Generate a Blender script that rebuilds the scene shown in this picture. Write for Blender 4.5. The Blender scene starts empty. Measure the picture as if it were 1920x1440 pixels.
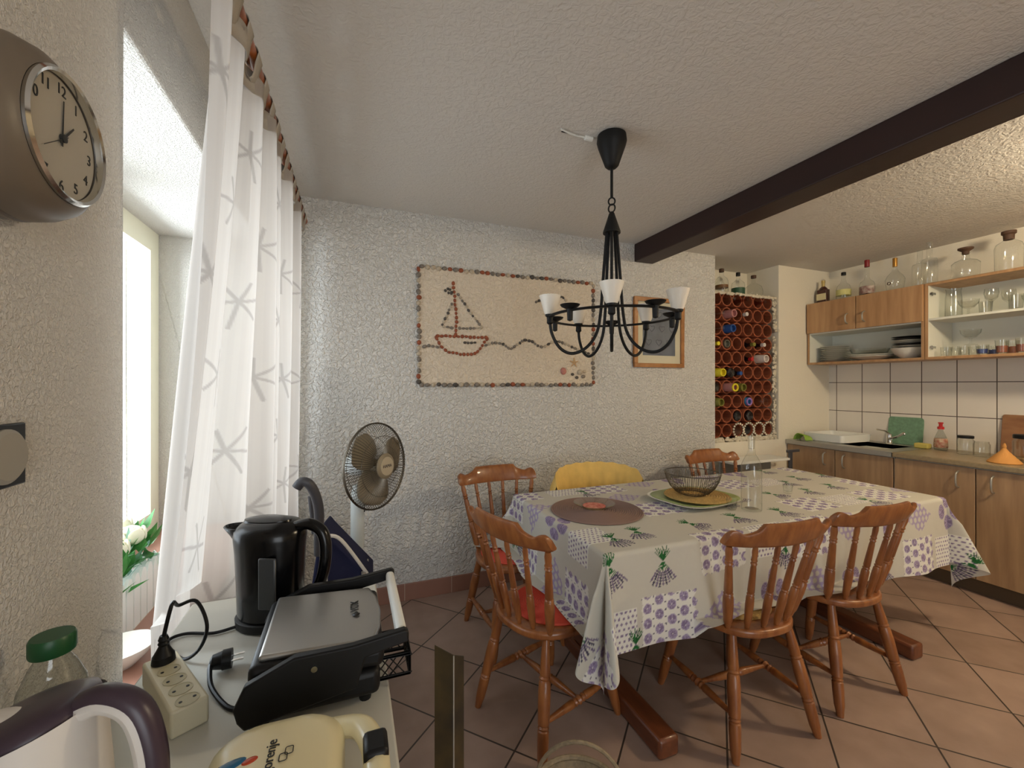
import bpy, math, random
import numpy as np
from mathutils import Vector, Matrix
R = math.radians
PI = math.pi
random.seed(7)
C = bpy.context.scene.collection
sc = bpy.context.scene

# ------------------------------------------------------------------ camera, world, lights
CAM_H, FOC, HOR, YAW = 1.36, 790.0, 722.0, 21.0
cd = bpy.data.cameras.new('camera'); cam = bpy.data.objects.new('camera', cd); C.objects.link(cam)
cam.location = (0, 0, CAM_H); cam.rotation_euler = (R(90), 0, R(-YAW))
cd.sensor_width = 36; cd.lens = FOC / 1920 * 36; cd.shift_y = 2 / 1920; cd.clip_start = 0.02
sc.camera = cam
sc.view_settings.view_transform = 'Standard'; sc.view_settings.look = 'None'
sc.view_settings.gamma = 1; sc.view_settings.use_curve_mapping = False
sc.view_settings.exposure = 0.74
w = bpy.data.worlds.new('daylight'); sc.world = w; w.use_nodes = True
bg = w.node_tree.nodes['Background']; bg.inputs[0].default_value = (0.80, 0.90, 1.0, 1); bg.inputs[1].default_value = 1.6

def area(name, loc, rot, sx, sy, power, col):
    l = bpy.data.lights.new(name, 'AREA'); l.shape = 'RECTANGLE'; l.size = sx; l.size_y = sy
    l.energy = power; l.color = col
    o = bpy.data.objects.new(name, l); C.objects.link(o); o.location = loc; o.rotation_euler = rot
    return o
# daylight arriving at the window beside the curtain; the second is an added, unseen fill lamp behind the camera
area('window_daylight', (-1.9, 1.95, 1.55), (0, R(-90), 0), 1.9, 2.0, 150, (0.80, 0.90, 1.0))
area('rear_fill_light', (.45, -2.35, 1.25), (R(90), 0, 0), 1.3, 1.9, 9, (1.0, 0.96, 0.90))

# ------------------------------------------------------------------ helpers
CY, SY = math.cos(R(YAW)), math.sin(R(YAW))
def ray(px, py):
    xc = (px - 960) / FOC; yc = (HOR - py) / FOC
    return Vector((xc * CY + SY, -xc * SY + CY, yc))
def onz(px, py, z):
    d = ray(px, py); t = (z - CAM_H) / d.z; return Vector((d.x * t, d.y * t, z))
def ony(px, py, y):
    d = ray(px, py); t = y / d.y; return Vector((d.x * t, y, CAM_H + d.z * t))
def onx(px, py, x):
    d = ray(px, py); t = x / d.x; return Vector((x, d.y * t, CAM_H + d.z * t))

class MB:
    def __init__(s): s.v = []; s.f = []
    def add(s, vs, fs):
        n = len(s.v); s.v += [tuple(v) for v in vs]; s.f += [tuple(i + n for i in f) for f in fs]; return s
    def box(s, x0, x1, y0, y1, z0, z1, M=None):
        vs = [Vector(p) for p in ((x0,y0,z0),(x1,y0,z0),(x1,y1,z0),(x0,y1,z0),(x0,y0,z1),(x1,y0,z1),(x1,y1,z1),(x0,y1,z1))]
        if M: vs = [M @ v for v in vs]
        return s.add(vs, [(0,3,2,1),(4,5,6,7),(0,1,5,4),(1,2,6,5),(2,3,7,6),(3,0,4,7)])
    def lathe(s, prof, n=24, c=(0,0,0), M=None, sx=1, sy=1, close=False, caps=True):
        vs, fs = [], []
        for (r, z) in prof:
            for k in range(n):
                a = 2*PI*k/n; p = Vector((r*math.cos(a)*sx, r*math.sin(a)*sy, z))
                if M: p = M @ p
                vs.append(p + Vector(c))
        m = len(prof)
        for i in range(m if close else m-1):
            j = (i+1) % m
            for k in range(n):
                k2 = (k+1) % n; fs.append((i*n+k, i*n+k2, j*n+k2, j*n+k))
        if not close and caps:
            if prof[0][0] > 1e-6: fs.append(tuple(range(n-1, -1, -1)))
            if prof[-1][0] > 1e-6: fs.append(tuple((m-1)*n+k for k in range(n)))
        return s.add(vs, fs)
    def turned(s, p0, p1, prof, n=14):
        p0, p1 = Vector(p0), Vector(p1); d = p1 - p0; L = d.length
        M = d.to_track_quat('Z', 'Y').to_matrix().to_4x4()
        return s.lathe([(r, t*L) for t, r in prof], n, p0, M)
    def tube(s, pts, r, n=8, close=False, rs=None, flat=1.0):
        pts = [Vector(p) for p in pts]; m = len(pts); vs, fs = [], []
        up = None
        for i, p in enumerate(pts):
            if close: t = pts[(i+1) % m] - pts[i-1]
            else: t = pts[min(i+1, m-1)] - pts[max(i-1, 0)]
            if t.length < 1e-9: t = Vector((0,0,1))
            t.normalize()
            if up is None:
                up = Vector((0,0,1)) if abs(t.z) < .9 else Vector((1,0,0))
            a = (up - t * up.dot(t))
            if a.length < 1e-6: a = t.orthogonal()
            a.normalize(); b = t.cross(a); up = a
            rr = rs[i] if rs else r
            for k in range(n):
                g = 2*PI*k/n; vs.append(p + a*math.cos(g)*rr + b*math.sin(g)*rr*flat)
        for i in range(m if close else m-1):
            j = (i+1) % m
            for k in range(n):
                k2 = (k+1) % n; fs.append((i*n+k, i*n+k2, j*n+k2, j*n+k))
        if not close:
            fs.append(tuple(range(n-1,-1,-1))); fs.append(tuple((m-1)*n+k for k in range(n)))
        return s.add(vs, fs)
    def prism(s, out, z0, z1, M=None):
        n = len(out); vs = [Vector((x,y,z0)) for x,y in out] + [Vector((x,y,z1)) for x,y in out]
        if M: vs = [M @ v for v in vs]
        fs = [tuple(range(n-1,-1,-1)), tuple(range(n,2*n))] + [(i,(i+1)%n,n+(i+1)%n,n+i) for i in range(n)]
        return s.add(vs, fs)
    def ball(s, c, r, sx=1, sy=1, sz=1, n=10, m=7, M=None):
        prof = [(max(math.sin(PI*i/m), 0)*r if 0 < i < m else 0.0, -math.cos(PI*i/m)*r*sz) for i in range(m+1)]
        return s.lathe(prof, n, c, M, sx, sy)
    def grid(s, P, nu, nv, closeu=False):
        vs = [P(i, j) for j in range(nv) for i in range(nu)]
        fs = [(j*nu+i, j*nu+(i+1)%nu, (j+1)*nu+(i+1)%nu, (j+1)*nu+i) for j in range(nv-1) for i in range(nu if closeu else nu-1)]
        return s.add(vs, fs)
    def build(s, name, mat, parent=None, bevel=0, smooth=35, seg=2, solid=0, sub=0):
        me = bpy.data.meshes.new(name); me.from_pydata(s.v, [], s.f); me.update()
        o = bpy.data.objects.new(name, me); C.objects.link(o)
        if mat: me.materials.append(mat)
        import bmesh
        b = bmesh.new(); b.from_mesh(me); bmesh.ops.remove_doubles(b, verts=b.verts, dist=1e-6)
        bmesh.ops.recalc_face_normals(b, faces=b.faces); b.to_mesh(me); b.free()
        if smooth:
            me.shade_smooth(); me.set_sharp_from_angle(angle=R(smooth))
        if parent: o.parent = parent
        if solid:
            m = o.modifiers.new('thickness', 'SOLIDIFY'); m.thickness = solid; m.offset = 0
        if bevel:
            m = o.modifiers.new('bevel', 'BEVEL'); m.width = bevel; m.segments = seg; m.limit_method = 'ANGLE'; m.angle_limit = R(40)
        if sub:
            m = o.modifiers.new('sub', 'SUBSURF'); m.levels = sub; m.render_levels = sub
        return o

def thing(name, label, cat, loc=(0,0,0), rot=(0,0,0), group=None):
    o = bpy.data.objects.new(name, None); C.objects.link(o); o.location = loc
    o.rotation_euler = rot if not isinstance(rot, (int, float)) else (0,0,rot)
    o.empty_display_size = .05
    return tag(o, label, cat, group)
def tag(o, label, cat, group=None):
    o['label'] = label; o['category'] = cat
    if group: o['group'] = group
    return o
def struct(o): o['kind'] = 'structure'; return o
def copy_tree(o, parent=None):
    c = o.copy(); C.objects.link(c)
    if parent: c.parent = parent
    for ch in list(o.children): copy_tree(ch, c)
    return c
def dup(o, loc, rot, label, group=None):
    c = copy_tree(o); c.location = loc
    c.rotation_euler = (0,0,rot) if isinstance(rot, (int, float)) else rot
    c['label'] = label
    if group: c['group'] = group
    return c
def text(s, size, mat, parent, name, loc=(0,0,0), rot=(0,0,0), ext=.0006, align='CENTER'):
    cu = bpy.data.curves.new(name, 'FONT'); cu.body = s; cu.size = size; cu.extrude = ext
    cu.align_x = align; cu.align_y = 'CENTER'
    t = bpy.data.objects.new(name + '_curve', cu)
    C.objects.link(t); bpy.context.view_layer.update()
    me = bpy.data.meshes.new_from_object(t.evaluated_get(bpy.context.evaluated_depsgraph_get()))
    bpy.data.objects.remove(t)
    o = bpy.data.objects.new(name, me); C.objects.link(o); o.parent = parent; o.location = loc; o.rotation_euler = rot
    me.materials.clear(); me.materials.append(mat); return o
def smoothpath(pts, k=6):
    pts = [Vector(p) for p in pts]; out = []
    P = [pts[0]] + pts + [pts[-1]]
    for i in range(1, len(P)-2):
        for j in range(k):
            t = j/k; a,b,c,d = P[i-1],P[i],P[i+1],P[i+2]
            out.append(.5*((2*b)+(c-a)*t+(2*a-5*b+4*c-d)*t*t+(3*b-a-3*c+d)*t**3))
    out.append(pts[-1]); return out

# ------------------------------------------------------------------ materials
def lin(c):
    c = [x/255 for x in c]; return [x/12.92 if x <= .04045 else ((x+.055)/1.055)**2.4 for x in c]
def mat(name, rgb, rough=.5, metal=0, var=0, vscale=8, bump=0, bscale=60, bdist=.002, coat=0, spec=.5, stretch=(1,1,1), rgb2=None, emis=0, detail=3, sheen=0):
    m = bpy.data.materials.new(name); m.use_nodes = True; nt = m.node_tree; b = nt.nodes['Principled BSDF']
    c = lin(rgb) + [1]
    b.inputs['Base Color'].default_value = c; b.inputs['Roughness'].default_value = rough
    b.inputs['Metallic'].default_value = metal; b.inputs['Coat Weight'].default_value = coat
    b.inputs['Specular IOR Level'].default_value = spec
    if sheen: b.inputs['Sheen Weight'].default_value = sheen
    if emis: b.inputs['Emission Color'].default_value = c; b.inputs['Emission Strength'].default_value = emis
    if var or bump:
        tc = nt.nodes.new('ShaderNodeTexCoord'); mp = nt.nodes.new('ShaderNodeMapping'); mp.inputs['Scale'].default_value = stretch
        nt.links.new(tc.outputs['Object'], mp.inputs[0])
    if var:
        n = nt.nodes.new('ShaderNodeTexNoise'); n.inputs['Scale'].default_value = vscale; n.inputs['Detail'].default_value = 4
        nt.links.new(mp.outputs[0], n.inputs['Vector'])
        r = nt.nodes.new('ShaderNodeValToRGB'); r.color_ramp.elements[0].position = .3; r.color_ramp.elements[1].position = .7
        c2 = lin(rgb2) if rgb2 else [x*(1-var) for x in c[:3]]
        r.color_ramp.elements[0].color = c2 + [1]; r.color_ramp.elements[1].color = c
        nt.links.new(n.outputs['Fac'], r.inputs[0]); nt.links.new(r.outputs[0], b.inputs['Base Color'])
    if bump:
        n = nt.nodes.new('ShaderNodeTexNoise'); n.inputs['Scale'].default_value = bscale; n.inputs['Detail'].default_value = detail
        nt.links.new(mp.outputs[0], n.inputs['Vector'])
        bp = nt.nodes.new('ShaderNodeBump'); bp.inputs['Strength'].default_value = bump; bp.inputs['Distance'].default_value = bdist
        nt.links.new(n.outputs['Fac'], bp.inputs['Height']); nt.links.new(bp.outputs[0], b.inputs['Normal'])
    return m
def attrmat(name, rough=.8, trans=0, alpha=0, bump=0):
    m = bpy.data.materials.new(name); m.use_nodes = True; nt = m.node_tree; b = nt.nodes['Principled BSDF']
    a = nt.nodes.new('ShaderNodeAttribute'); a.attribute_name = 'pattern'
    nt.links.new(a.outputs['Color'], b.inputs['Base Color']); b.inputs['Roughness'].default_value = rough
    b.inputs['Specular IOR Level'].default_value = .2
    out = nt.nodes['Material Output']
    if bump:
        tc = nt.nodes.new('ShaderNodeTexCoord')
        n = nt.nodes.new('ShaderNodeTexNoise'); n.inputs['Scale'].default_value = 14
        nt.links.new(tc.outputs['Object'], n.inputs['Vector'])
        bp = nt.nodes.new('ShaderNodeBump'); bp.inputs['Strength'].default_value = bump; bp.inputs['Distance'].default_value = .01
        nt.links.new(n.outputs['Fac'], bp.inputs['Height']); nt.links.new(bp.outputs[0], b.inputs['Normal'])
    last = b.outputs[0]
    if trans:
        t = nt.nodes.new('ShaderNodeBsdfTranslucent'); nt.links.new(a.outputs['Color'], t.inputs[0])
        mx = nt.nodes.new('ShaderNodeMixShader'); mx.inputs[0].default_value = trans
        nt.links.new(last, mx.inputs[1]); nt.links.new(t.outputs[0], mx.inputs[2]); last = mx.outputs[0]
    if alpha:
        t = nt.nodes.new('ShaderNodeBsdfTransparent'); mx = nt.nodes.new('ShaderNodeMixShader'); mx.inputs[0].default_value = alpha
        nt.links.new(last, mx.inputs[1]); nt.links.new(t.outputs[0], mx.inputs[2]); last = mx.outputs[0]
    nt.links.new(last, out.inputs[0]); return m
def glass(name, rgb=(252,253,252), edge=(200,206,202), refl=.9):
    m = bpy.data.materials.new(name); m.use_nodes = True; nt = m.node_tree; nt.nodes.clear()
    out = nt.nodes.new('ShaderNodeOutputMaterial'); tr = nt.nodes.new('ShaderNodeBsdfTransparent'); gl = nt.nodes.new('ShaderNodeBsdfGlossy')
    gl.inputs['Roughness'].default_value = .03
    lw = nt.nodes.new('ShaderNodeLayerWeight'); lw.inputs[0].default_value = .35
    ra = nt.nodes.new('ShaderNodeValToRGB'); ra.color_ramp.elements[0].color = lin(rgb)+[1]; ra.color_ramp.elements[1].color = lin(edge)+[1]
    ra.color_ramp.elements[0].position = .48
    nt.links.new(lw.outputs['Facing'], ra.inputs[0]); nt.links.new(ra.outputs[0], tr.inputs[0])
    pw_ = nt.nodes.new('ShaderNodeMath'); pw_.operation = 'POWER'; pw_.inputs[1].default_value = 4
    l2 = nt.nodes.new('ShaderNodeLayerWeight'); l2.inputs[0].default_value = .5; nt.links.new(l2.outputs['Facing'], pw_.inputs[0])
    mu = nt.nodes.new('ShaderNodeMath'); mu.operation = 'MULTIPLY_ADD'; mu.inputs[1].default_value = .6*refl; mu.inputs[2].default_value = .08*refl
    nt.links.new(pw_.outputs[0], mu.inputs[0])
    mx = nt.nodes.new('ShaderNodeMixShader'); nt.links.new(mu.outputs[0], mx.inputs[0])
    nt.links.new(tr.outputs[0], mx.inputs[1]); nt.links.new(gl.outputs[0], mx.inputs[2]); nt.links.new(mx.outputs[0], out.inputs[0])
    return m
def gridmat(name, tile, grout, sx, sy, axes, off=(0,0), rot=0, gw=.004, rough=.35, var=.15, tile2=None, bump=.4):
    """tiles: axes picks the two object coordinates that carry the grid"""
    m = bpy.data.materials.new(name); m.use_nodes = True; nt = m.node_tree; b = nt.nodes['Principled BSDF']; L = nt.links.new
    tc = nt.nodes.new('ShaderNodeTexCoord'); se = nt.nodes.new('ShaderNodeSeparateXYZ'); L(tc.outputs['Object'], se.inputs[0])
    def mth(op, a, b_=None):
        n = nt.nodes.new('ShaderNodeMath'); n.operation = op
        for i, x in enumerate((a, b_)):
            if x is None: continue
            if isinstance(x, (int, float)): n.inputs[i].default_value = x
            else: L(x, n.inputs[i])
        return n.outputs[0]
    u0 = mth('SUBTRACT', se.outputs[axes[0]], off[0]); v0 = mth('SUBTRACT', se.outputs[axes[1]], off[1])
    c, s_ = math.cos(rot), math.sin(rot)
    u = mth('ADD', mth('MULTIPLY', u0, c), mth('MULTIPLY', v0, s_)); v = mth('SUBTRACT', mth('MULTIPLY', v0, c), mth('MULTIPLY', u0, s_))
    def line(x, size):
        y = mth('DIVIDE', x, size); fr = mth('FRACT', mth('ADD', y, 1000.0)); d = mth('ABSOLUTE', mth('SUBTRACT', fr, .5))
        return mth('GREATER_THAN', d, .5 - gw/size/2), mth('FLOOR', y)
    l1, c1 = line(u, sx); l2, c2 = line(v, sy); g = mth('MAXIMUM', l1, l2)
    cb = nt.nodes.new('ShaderNodeCombineXYZ'); L(c1, cb.inputs[0]); L(c2, cb.inputs[1])
    wn = nt.nodes.new('ShaderNodeTexWhiteNoise'); L(cb.outputs[0], wn.inputs[0])
    no = nt.nodes.new('ShaderNodeTexNoise'); no.inputs['Scale'].default_value = 7; no.inputs['Detail'].default_value = 6; L(tc.outputs['Object'], no.inputs[0])
    f = mth('ADD', mth('MULTIPLY', wn.outputs[0], .3), mth('MULTIPLY', no.outputs[0], .8))
    r = nt.nodes.new('ShaderNodeValToRGB'); cc = lin(tile)
    r.color_ramp.elements[0].position = .3; r.color_ramp.elements[1].position = .75
    r.color_ramp.elements[0].color = (lin(tile2) if tile2 else [x*(1-var) for x in cc]) + [1]; r.color_ramp.elements[1].color = cc + [1]
    L(f, r.inputs[0])
    mx = nt.nodes.new('ShaderNodeMixRGB'); L(g, mx.inputs[0]); L(r.outputs[0], mx.inputs[1]); mx.inputs[2].default_value = lin(grout)+[1]
    L(mx.outputs[0], b.inputs['Base Color'])
    b.inputs['Roughness'].default_value = rough
    bp = nt.nodes.new('ShaderNodeBump'); bp.inputs['Strength'].default_value = bump; bp.inputs['Distance'].default_value = .002; bp.invert = True
    L(mth('ADD', g, mth('MULTIPLY', no.outputs[0], .25)), bp.inputs['Height']); L(bp.outputs[0], b.inputs['Normal'])
    return m
def stucco(name, rgb, scale, strength, dist, rgb2=None):
    m = bpy.data.materials.new(name); m.use_nodes = True; nt = m.node_tree; b = nt.nodes['Principled BSDF']; L = nt.links.new
    b.inputs['Base Color'].default_value = lin(rgb)+[1]; b.inputs['Roughness'].default_value = .9; b.inputs['Specular IOR Level'].default_value = .2
    tc = nt.nodes.new('ShaderNodeTexCoord')
    n = nt.nodes.new('ShaderNodeTexNoise'); n.inputs['Scale'].default_value = scale; n.inputs['Detail'].default_value = 2.5; n.inputs['Distortion'].default_value = .9
    L(tc.outputs['Object'], n.inputs[0])
    r = nt.nodes.new('ShaderNodeValToRGB'); r.color_ramp.elements[0].position = .38; r.color_ramp.elements[1].position = .62; L(n.outputs[0], r.inputs[0])
    bp = nt.nodes.new('ShaderNodeBump'); bp.inputs['Strength'].default_value = strength; bp.inputs['Distance'].default_value = dist
    L(r.outputs[0], bp.inputs['Height']); L(bp.outputs[0], b.inputs['Normal'])
    return m

M = {}
M['wall'] = stucco('white_roughcast', (222,219,213), 48, .9, .0095)
M['wall_kitchen'] = stucco('cream_smooth_plaster', (230,223,206), 60, .2, .003)
M['pier'] = stucco('white_roughcast_coarse', (206,201,193), 140, .7, .005)
M['ceiling'] = stucco('ceiling_plaster', (216,212,205), 45, .35, .005)
M['floor'] = gridmat('terracotta_floor_tiles', (170,145,131), (64,54,47), .355, .355, (0,1), (.588,1.96), R(43), gw=.007, rough=.42, tile2=(146,122,109))
M['base'] = gridmat('terracotta_skirting', (156,112,94), (190,170,150), .30, 5, (0,2), (.02,-2), 0, gw=.004, rough=.45)
M['walltile'] = gridmat('white_wall_tiles', (230,223,212), (92,80,72), .215, .267, (1,2), (.081,.049), 0, gw=.006, rough=.2, var=.04, bump=.15)
M['beam'] = mat('dark_stained_beam', (52,30,28), .5, var=.35, vscale=6, stretch=(1,.1,1), bump=.3, bscale=20)
def woodmat(name, a, b_, stretch, rough=.38, coat=.25):
    return mat(name, a, rough, var=.5, vscale=5, stretch=stretch, rgb2=b_, bump=.06, bscale=40, coat=coat)
M['pine'] = woodmat('varnished_pine', (160,100,52), (122,68,34), (7,7,1.2))
M['pine_dark'] = woodmat('dark_varnished_pine', (116,64,36), (86,44,24), (6,1,6))
M['cab'] = woodmat('beech_laminate', (192,152,110), (164,124,86), (5,5,.5), .45, 0)
M['cab_low'] = woodmat('grey_beech_laminate', (180,148,112), (152,120,90), (5,5,.5), .45, 0)
M['cab_in'] = mat('white_melamine', (226,226,214), .5)
M['worktop'] = mat('beige_worktop', (160,142,110), .35, var=.25, vscale=60)
M['steel'] = mat('brushed_steel', (186,184,176), .48, .85)
M['steel_dark'] = mat('dark_steel_wire', (110,104,94), .35, 1)
M['chrome'] = mat('chrome', (215,215,212), .12, 1)
M['iron'] = mat('black_wrought_iron', (20,20,20), .55, spec=.3)
M['frost'] = mat('frosted_glass', (236,228,214), .35, bump=.3, bscale=70, bdist=.003)
M['black'] = mat('black_plastic', (9,9,11), .22, spec=.35)
M['black_matt'] = mat('matt_black_plastic', (17,17,18), .45, spec=.3)
M['grey_plastic'] = mat('dark_grey_plastic', (66,66,72), .4)
M['white_plastic'] = mat('white_plastic', (232,232,226), .4)
M['cream_plastic'] = mat('cream_plastic', (226,214,172), .32, coat=.2)
M['ivory'] = mat('ivory_plastic', (222,214,186), .45)
M['white_table'] = mat('white_laminate_top', (206,204,194), .35)
M['kettle_white'] = mat('off_white_plastic', (214,208,202), .42)
M['purple'] = mat('dark_purple_plastic', (60,46,58), .35)
M['glass'] = glass('clear_glass')
M['glass_green'] = glass('green_tinted_glass', (190,215,195), (60,110,80))
M['glass_pink'] = glass('pinkish_glass', (230,205,200), (150,110,105))
M['pet'] = glass('clear_bottle_plastic', (235,238,236), (170,175,172))
M['pane'] = glass('window_glass', (252,253,253), (250,252,252), .2)
M['green_cap'] = mat('green_plastic', (14,74,36), .4)
M['clock_body'] = mat('taupe_plastic', (104,92,78), .42)
M['clock_face'] = mat('clock_dial', (178,170,156), .6)
M['navy'] = mat('navy_fabric', (22,28,66), .85, bump=.3, bscale=300)
M['white_fabric'] = mat('white_piping', (225,222,214), .8)
M['fan_white'] = mat('fan_white_plastic', (214,220,218), .4)
M['fan_blade'] = mat('fan_grey_beige_plastic', (142,130,108), .35)
M['terracotta'] = mat('terracotta_pipe', (160,86,54), .85, var=.3, vscale=14, bump=.3, bscale=60)
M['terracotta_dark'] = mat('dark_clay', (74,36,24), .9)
M['pebble_white'] = mat('white_pebbles', (222,212,190), .7, var=.25, vscale=30)
M['red_mat'] = mat('red_woven_cord', (206,78,56), .8, bump=.3, bscale=200)
M['straw'] = mat('straw_cord', (196,158,92), .8, var=.4, vscale=90, bump=.6, bscale=200)
M['wicker'] = mat('grey_wicker', (150,132,104), .7, var=.4, vscale=70, bump=.6, bscale=150)
M['yellow_cloth'] = mat('yellow_cotton', (234,196,112), .9, var=.12, vscale=20, bump=.35, bscale=160, bdist=.001)
M['brown_mat'] = mat('brown_woven_mat', (132,106,96), .75)
M['brass'] = mat('tarnished_brass_strip', (104,90,58), .42, .7, var=.6, vscale=9, rgb2=(60,56,50))
M['rod'] = mat('rod_wood', (176,98,48), .3, var=.5, vscale=14, coat=.5, rgb2=(120,56,24))
M['silver'] = mat('silver_lid', (168,166,162), .33, .75)
M['clear_white'] = mat('glazed_white', (230,228,218), .2, coat=.3)
M['frame_paint'] = mat('cream_window_paint', (232,228,204), .4)

# ------------------------------------------------------------------ room shell
WX, BY, RX, H, FY = -.43, 2.73, 4.37, 2.46, -2.2
WIN_Y0, WIN_Y1, SILL, LINT, WINX = 1.085, 2.53, .66, 2.09, -.89
struct(MB().box(-1.1, RX+.2, FY-.2, BY+.4, -.1, 0).build('floor', M['floor'], smooth=0))
struct(MB().box(-1.1, RX+.2, FY-.2, BY+.4, H, H+.1).build('ceiling', M['ceiling'], smooth=0))
b = MB(); X0 = -1.0
b.box(X0, WX, FY-.2, WIN_Y0, 0, H); b.box(X0, WX, WIN_Y1, BY+.2, 0, H)
b.box(X0, WX, WIN_Y0, WIN_Y1, 0, SILL-.02); b.box(X0, WX, WIN_Y0, WIN_Y1, LINT, H)
struct(b.build('wall_left', M['pier'], smooth=0, bevel=.008))
NX0, NX1, NZ, NB = 2.90, 3.665, .865, 3.06
b = MB(); b.box(WX, NX0, BY, BY+.4, 0, H)
struct(b.build('wall_back', M['wall'], smooth=0))
b = MB(); b.box(NX1, RX, BY, BY+.4, 0, H); b.box(NX0, NX1, BY, BY+.4, 0, NZ); b.box(NX0, NX1, NB, BY+.4, NZ, H)
struct(b.build('wall_niche', M['wall_kitchen'], smooth=0))
struct(MB().box(RX, RX+.15, FY-.2, BY+.4, 0, H).build('wall_right', M['wall_kitchen'], smooth=0))
b = MB(); b.box(-1.0, -.25, FY-.15, FY, 0, H); b.box(1.15, RX, FY-.15, FY, 0, H); b.box(-.25, 1.15, FY-.15, FY, 2.2, H); b.box(-.25, 1.15, FY-.15, FY, 0, .25)  # unseen opening added here so the rear fill light can enter
struct(b.build('wall_front', M['wall_kitchen'], smooth=0))
struct(MB().box(WX, 3.8, BY-.012, BY, 0, .105).build('baseboard_back', M['base'], smooth=0, bevel=.002))
struct(MB().box(RX-.008, RX, -.2, BY, .852, 1.86).build('trim_1', M['walltile'], smooth=0))
struct(MB().box(2.07, 2.245, FY, BY, 2.322, H).build('trim_2', M['beam'], smooth=0, bevel=.006))
# window: sill, frame, open casement, glass
sill = struct(MB().box(X0, WX+.01, WIN_Y0, WIN_Y1, SILL-.02, SILL).build('trim_3', M['base'], smooth=0, bevel=.003))
b = MB(); fy0, fy1 = WIN_Y0, WIN_Y1; t = .055
for (y0,y1,z0,z1) in ((fy0+t,fy1-t,SILL,SILL+t),(fy0+t,fy1-t,LINT-t,LINT),(fy0,fy0+t,SILL,LINT),(fy1-t,fy1,SILL,LINT),(1.78,1.84,SILL+t,LINT-t)):
    b.box(WINX-.02, WINX+.02, y0, y1, z0, z1)
win = struct(b.build('window_1', M['frame_paint'], smooth=0))
b = MB()
for (a0, a1) in ((fy0+t, 1.78), (1.84, fy1-t)):
    for (y0,y1,z0,z1) in ((a0+.05,a1-.05,SILL+t,SILL+t+.05),(a0+.05,a1-.05,LINT-t-.05,LINT-t),(a0,a0+.05,SILL+t,LINT-t),(a1-.05,a1,SILL+t,LINT-t)):
        b.box(WINX-.012, WINX+.025, y0, y1, z0, z1)
b.build('window_casement', M['frame_paint'], win, smooth=0)
MB().box(WINX+.002, WINX+.006, fy0+t+.05, 1.73, SILL+t+.05, LINT-t-.05).box(WINX+.002, WINX+.006, 1.89, fy1-t-.05, SILL+t+.05, LINT-t-.05).build('window_pane', M['pane'], win, smooth=0)

# ------------------------------------------------------------------ clock and wall switch
cp = onx(137, 263, WX + .09)
ck = thing('wall_clock', 'round taupe wall clock with a deep barrel body and black numerals', 'clock', (WX, cp.y, cp.z), (R(90), 0, R(90)))
k = .97
prof = [(.10,.0),(.125,.004),(.131,.012),(.131,.018),(.128,.02),(.128,.023),(.132,.025),(.132,.031),(.128,.033),(.128,.036),(.131,.038),(.128,.06),(.118,.082),(.104,.094),(.098,.096),(.096,.09)]
MB().lathe([(r*k,z) for r,z in prof], 64).build('clock_case', M['clock_body'], ck, smooth=50)
MB().lathe([(.097*k,.094),(.099*k,.101),(.0955*k,.105),(.091*k,.103),(.090*k,.094)], 64, caps=False).build('bezel', M['chrome'], ck)
MB().lathe([(.0,.0908),(.0905*k,.0906)], 48).build('dial', M['clock_face'], ck)
num = mat('clock_ink', (26,24,22), .6)
for h_ in range(1, 13):
    a = R(90 - 30*h_); text(str(h_), .023, num, ck, 'numeral', (math.cos(a)*.072, math.sin(a)*.072, .0912), (0,0,0), .0004)
def hand(ang, L, wd, z, m, nm):
    Mx = Matrix.Rotation(-R(ang), 4, 'Z')
    MB().prism([(-wd,-.012),(wd,-.012),(wd*.5,L),(-wd*.5,L)], z, z+.0008, Mx).build(nm, m, ck, smooth=0)
hand(3, .058, .0016, .0922, num, 'minute_hand'); hand(42, .038, .0022, .0932, num, 'hour_hand'); hand(235, .055, .0006, .0942, num, 'second_hand')
MB().lathe([(.006,.0915),(.006,.096),(0,.097)], 16).build('hub', num, ck)
MB().lathe([(.0,.1035),(.0915*k,.1015)], 48, caps=False).build('clock_glass', M['pane'], ck)

sp = onx(-12, 858, WX)
sw = thing('wall_switch', 'black square wall plate with a round grey dial, cut by the left edge', 'switch', (WX, sp.y, sp.z), (R(90), 0, R(90)))
MB().box(-.042,.042,-.042,.042,0,.009).build('plate', M['black_matt'], sw, bevel=.002)
MB().lathe([(.036,.009),(.036,.013),(.031,.017),(0,.017)], 32).build('dial', mat('switch_grey', (150,144,132), .5), sw)

ck.scale = (.86, .86, .86)
# ------------------------------------------------------------------ curtain and rod
def rodp(y): return Vector((-.262 + (y-1.18)*.010, y, 2.285))
cr = thing('curtain_rod', 'varnished wooden curtain rod under the ceiling above the window', 'curtain rod', rodp(.8))
o0 = rodp(.8)
MB().tube([rodp(.8)-o0, rodp(2.62)-o0], .018, 14).build('pole', M['rod'], cr)
MB().lathe([(.014,0),(.022,.004),(.024,.016),(.018,.03),(.01,.036),(0,.038)], 12, rodp(2.62)-o0, Matrix.Rotation(R(-90),4,'X')).build('finial', M['rod'], cr)
for yy in (.9, 2.56):
    p = rodp(yy)-o0; MB().box(-.17-(.0), p.x+.005, p.y-.01, p.y+.01, p.z-.03, p.z-.014).build('bracket', M['rod'], cr, bevel=.002)
nu, nv = 820, 560
ys0, ys1, zt, zb = 1.015, 2.60, 2.235, .03
U = np.linspace(0, 1, nu); V = np.linspace(0, 1, nv)
UU, VV = np.meshgrid(U, V)
zz = zt + (zb-zt)*VV
near = np.clip((1.62 - (ys0 + (ys1-ys0)*UU))/.45, 0, 1)      # pushed against the wall where the side table stands
near = near*near*(3-2*near)
drop = np.clip((zt-zz)/(zt-.80), 0, 1)
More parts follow.
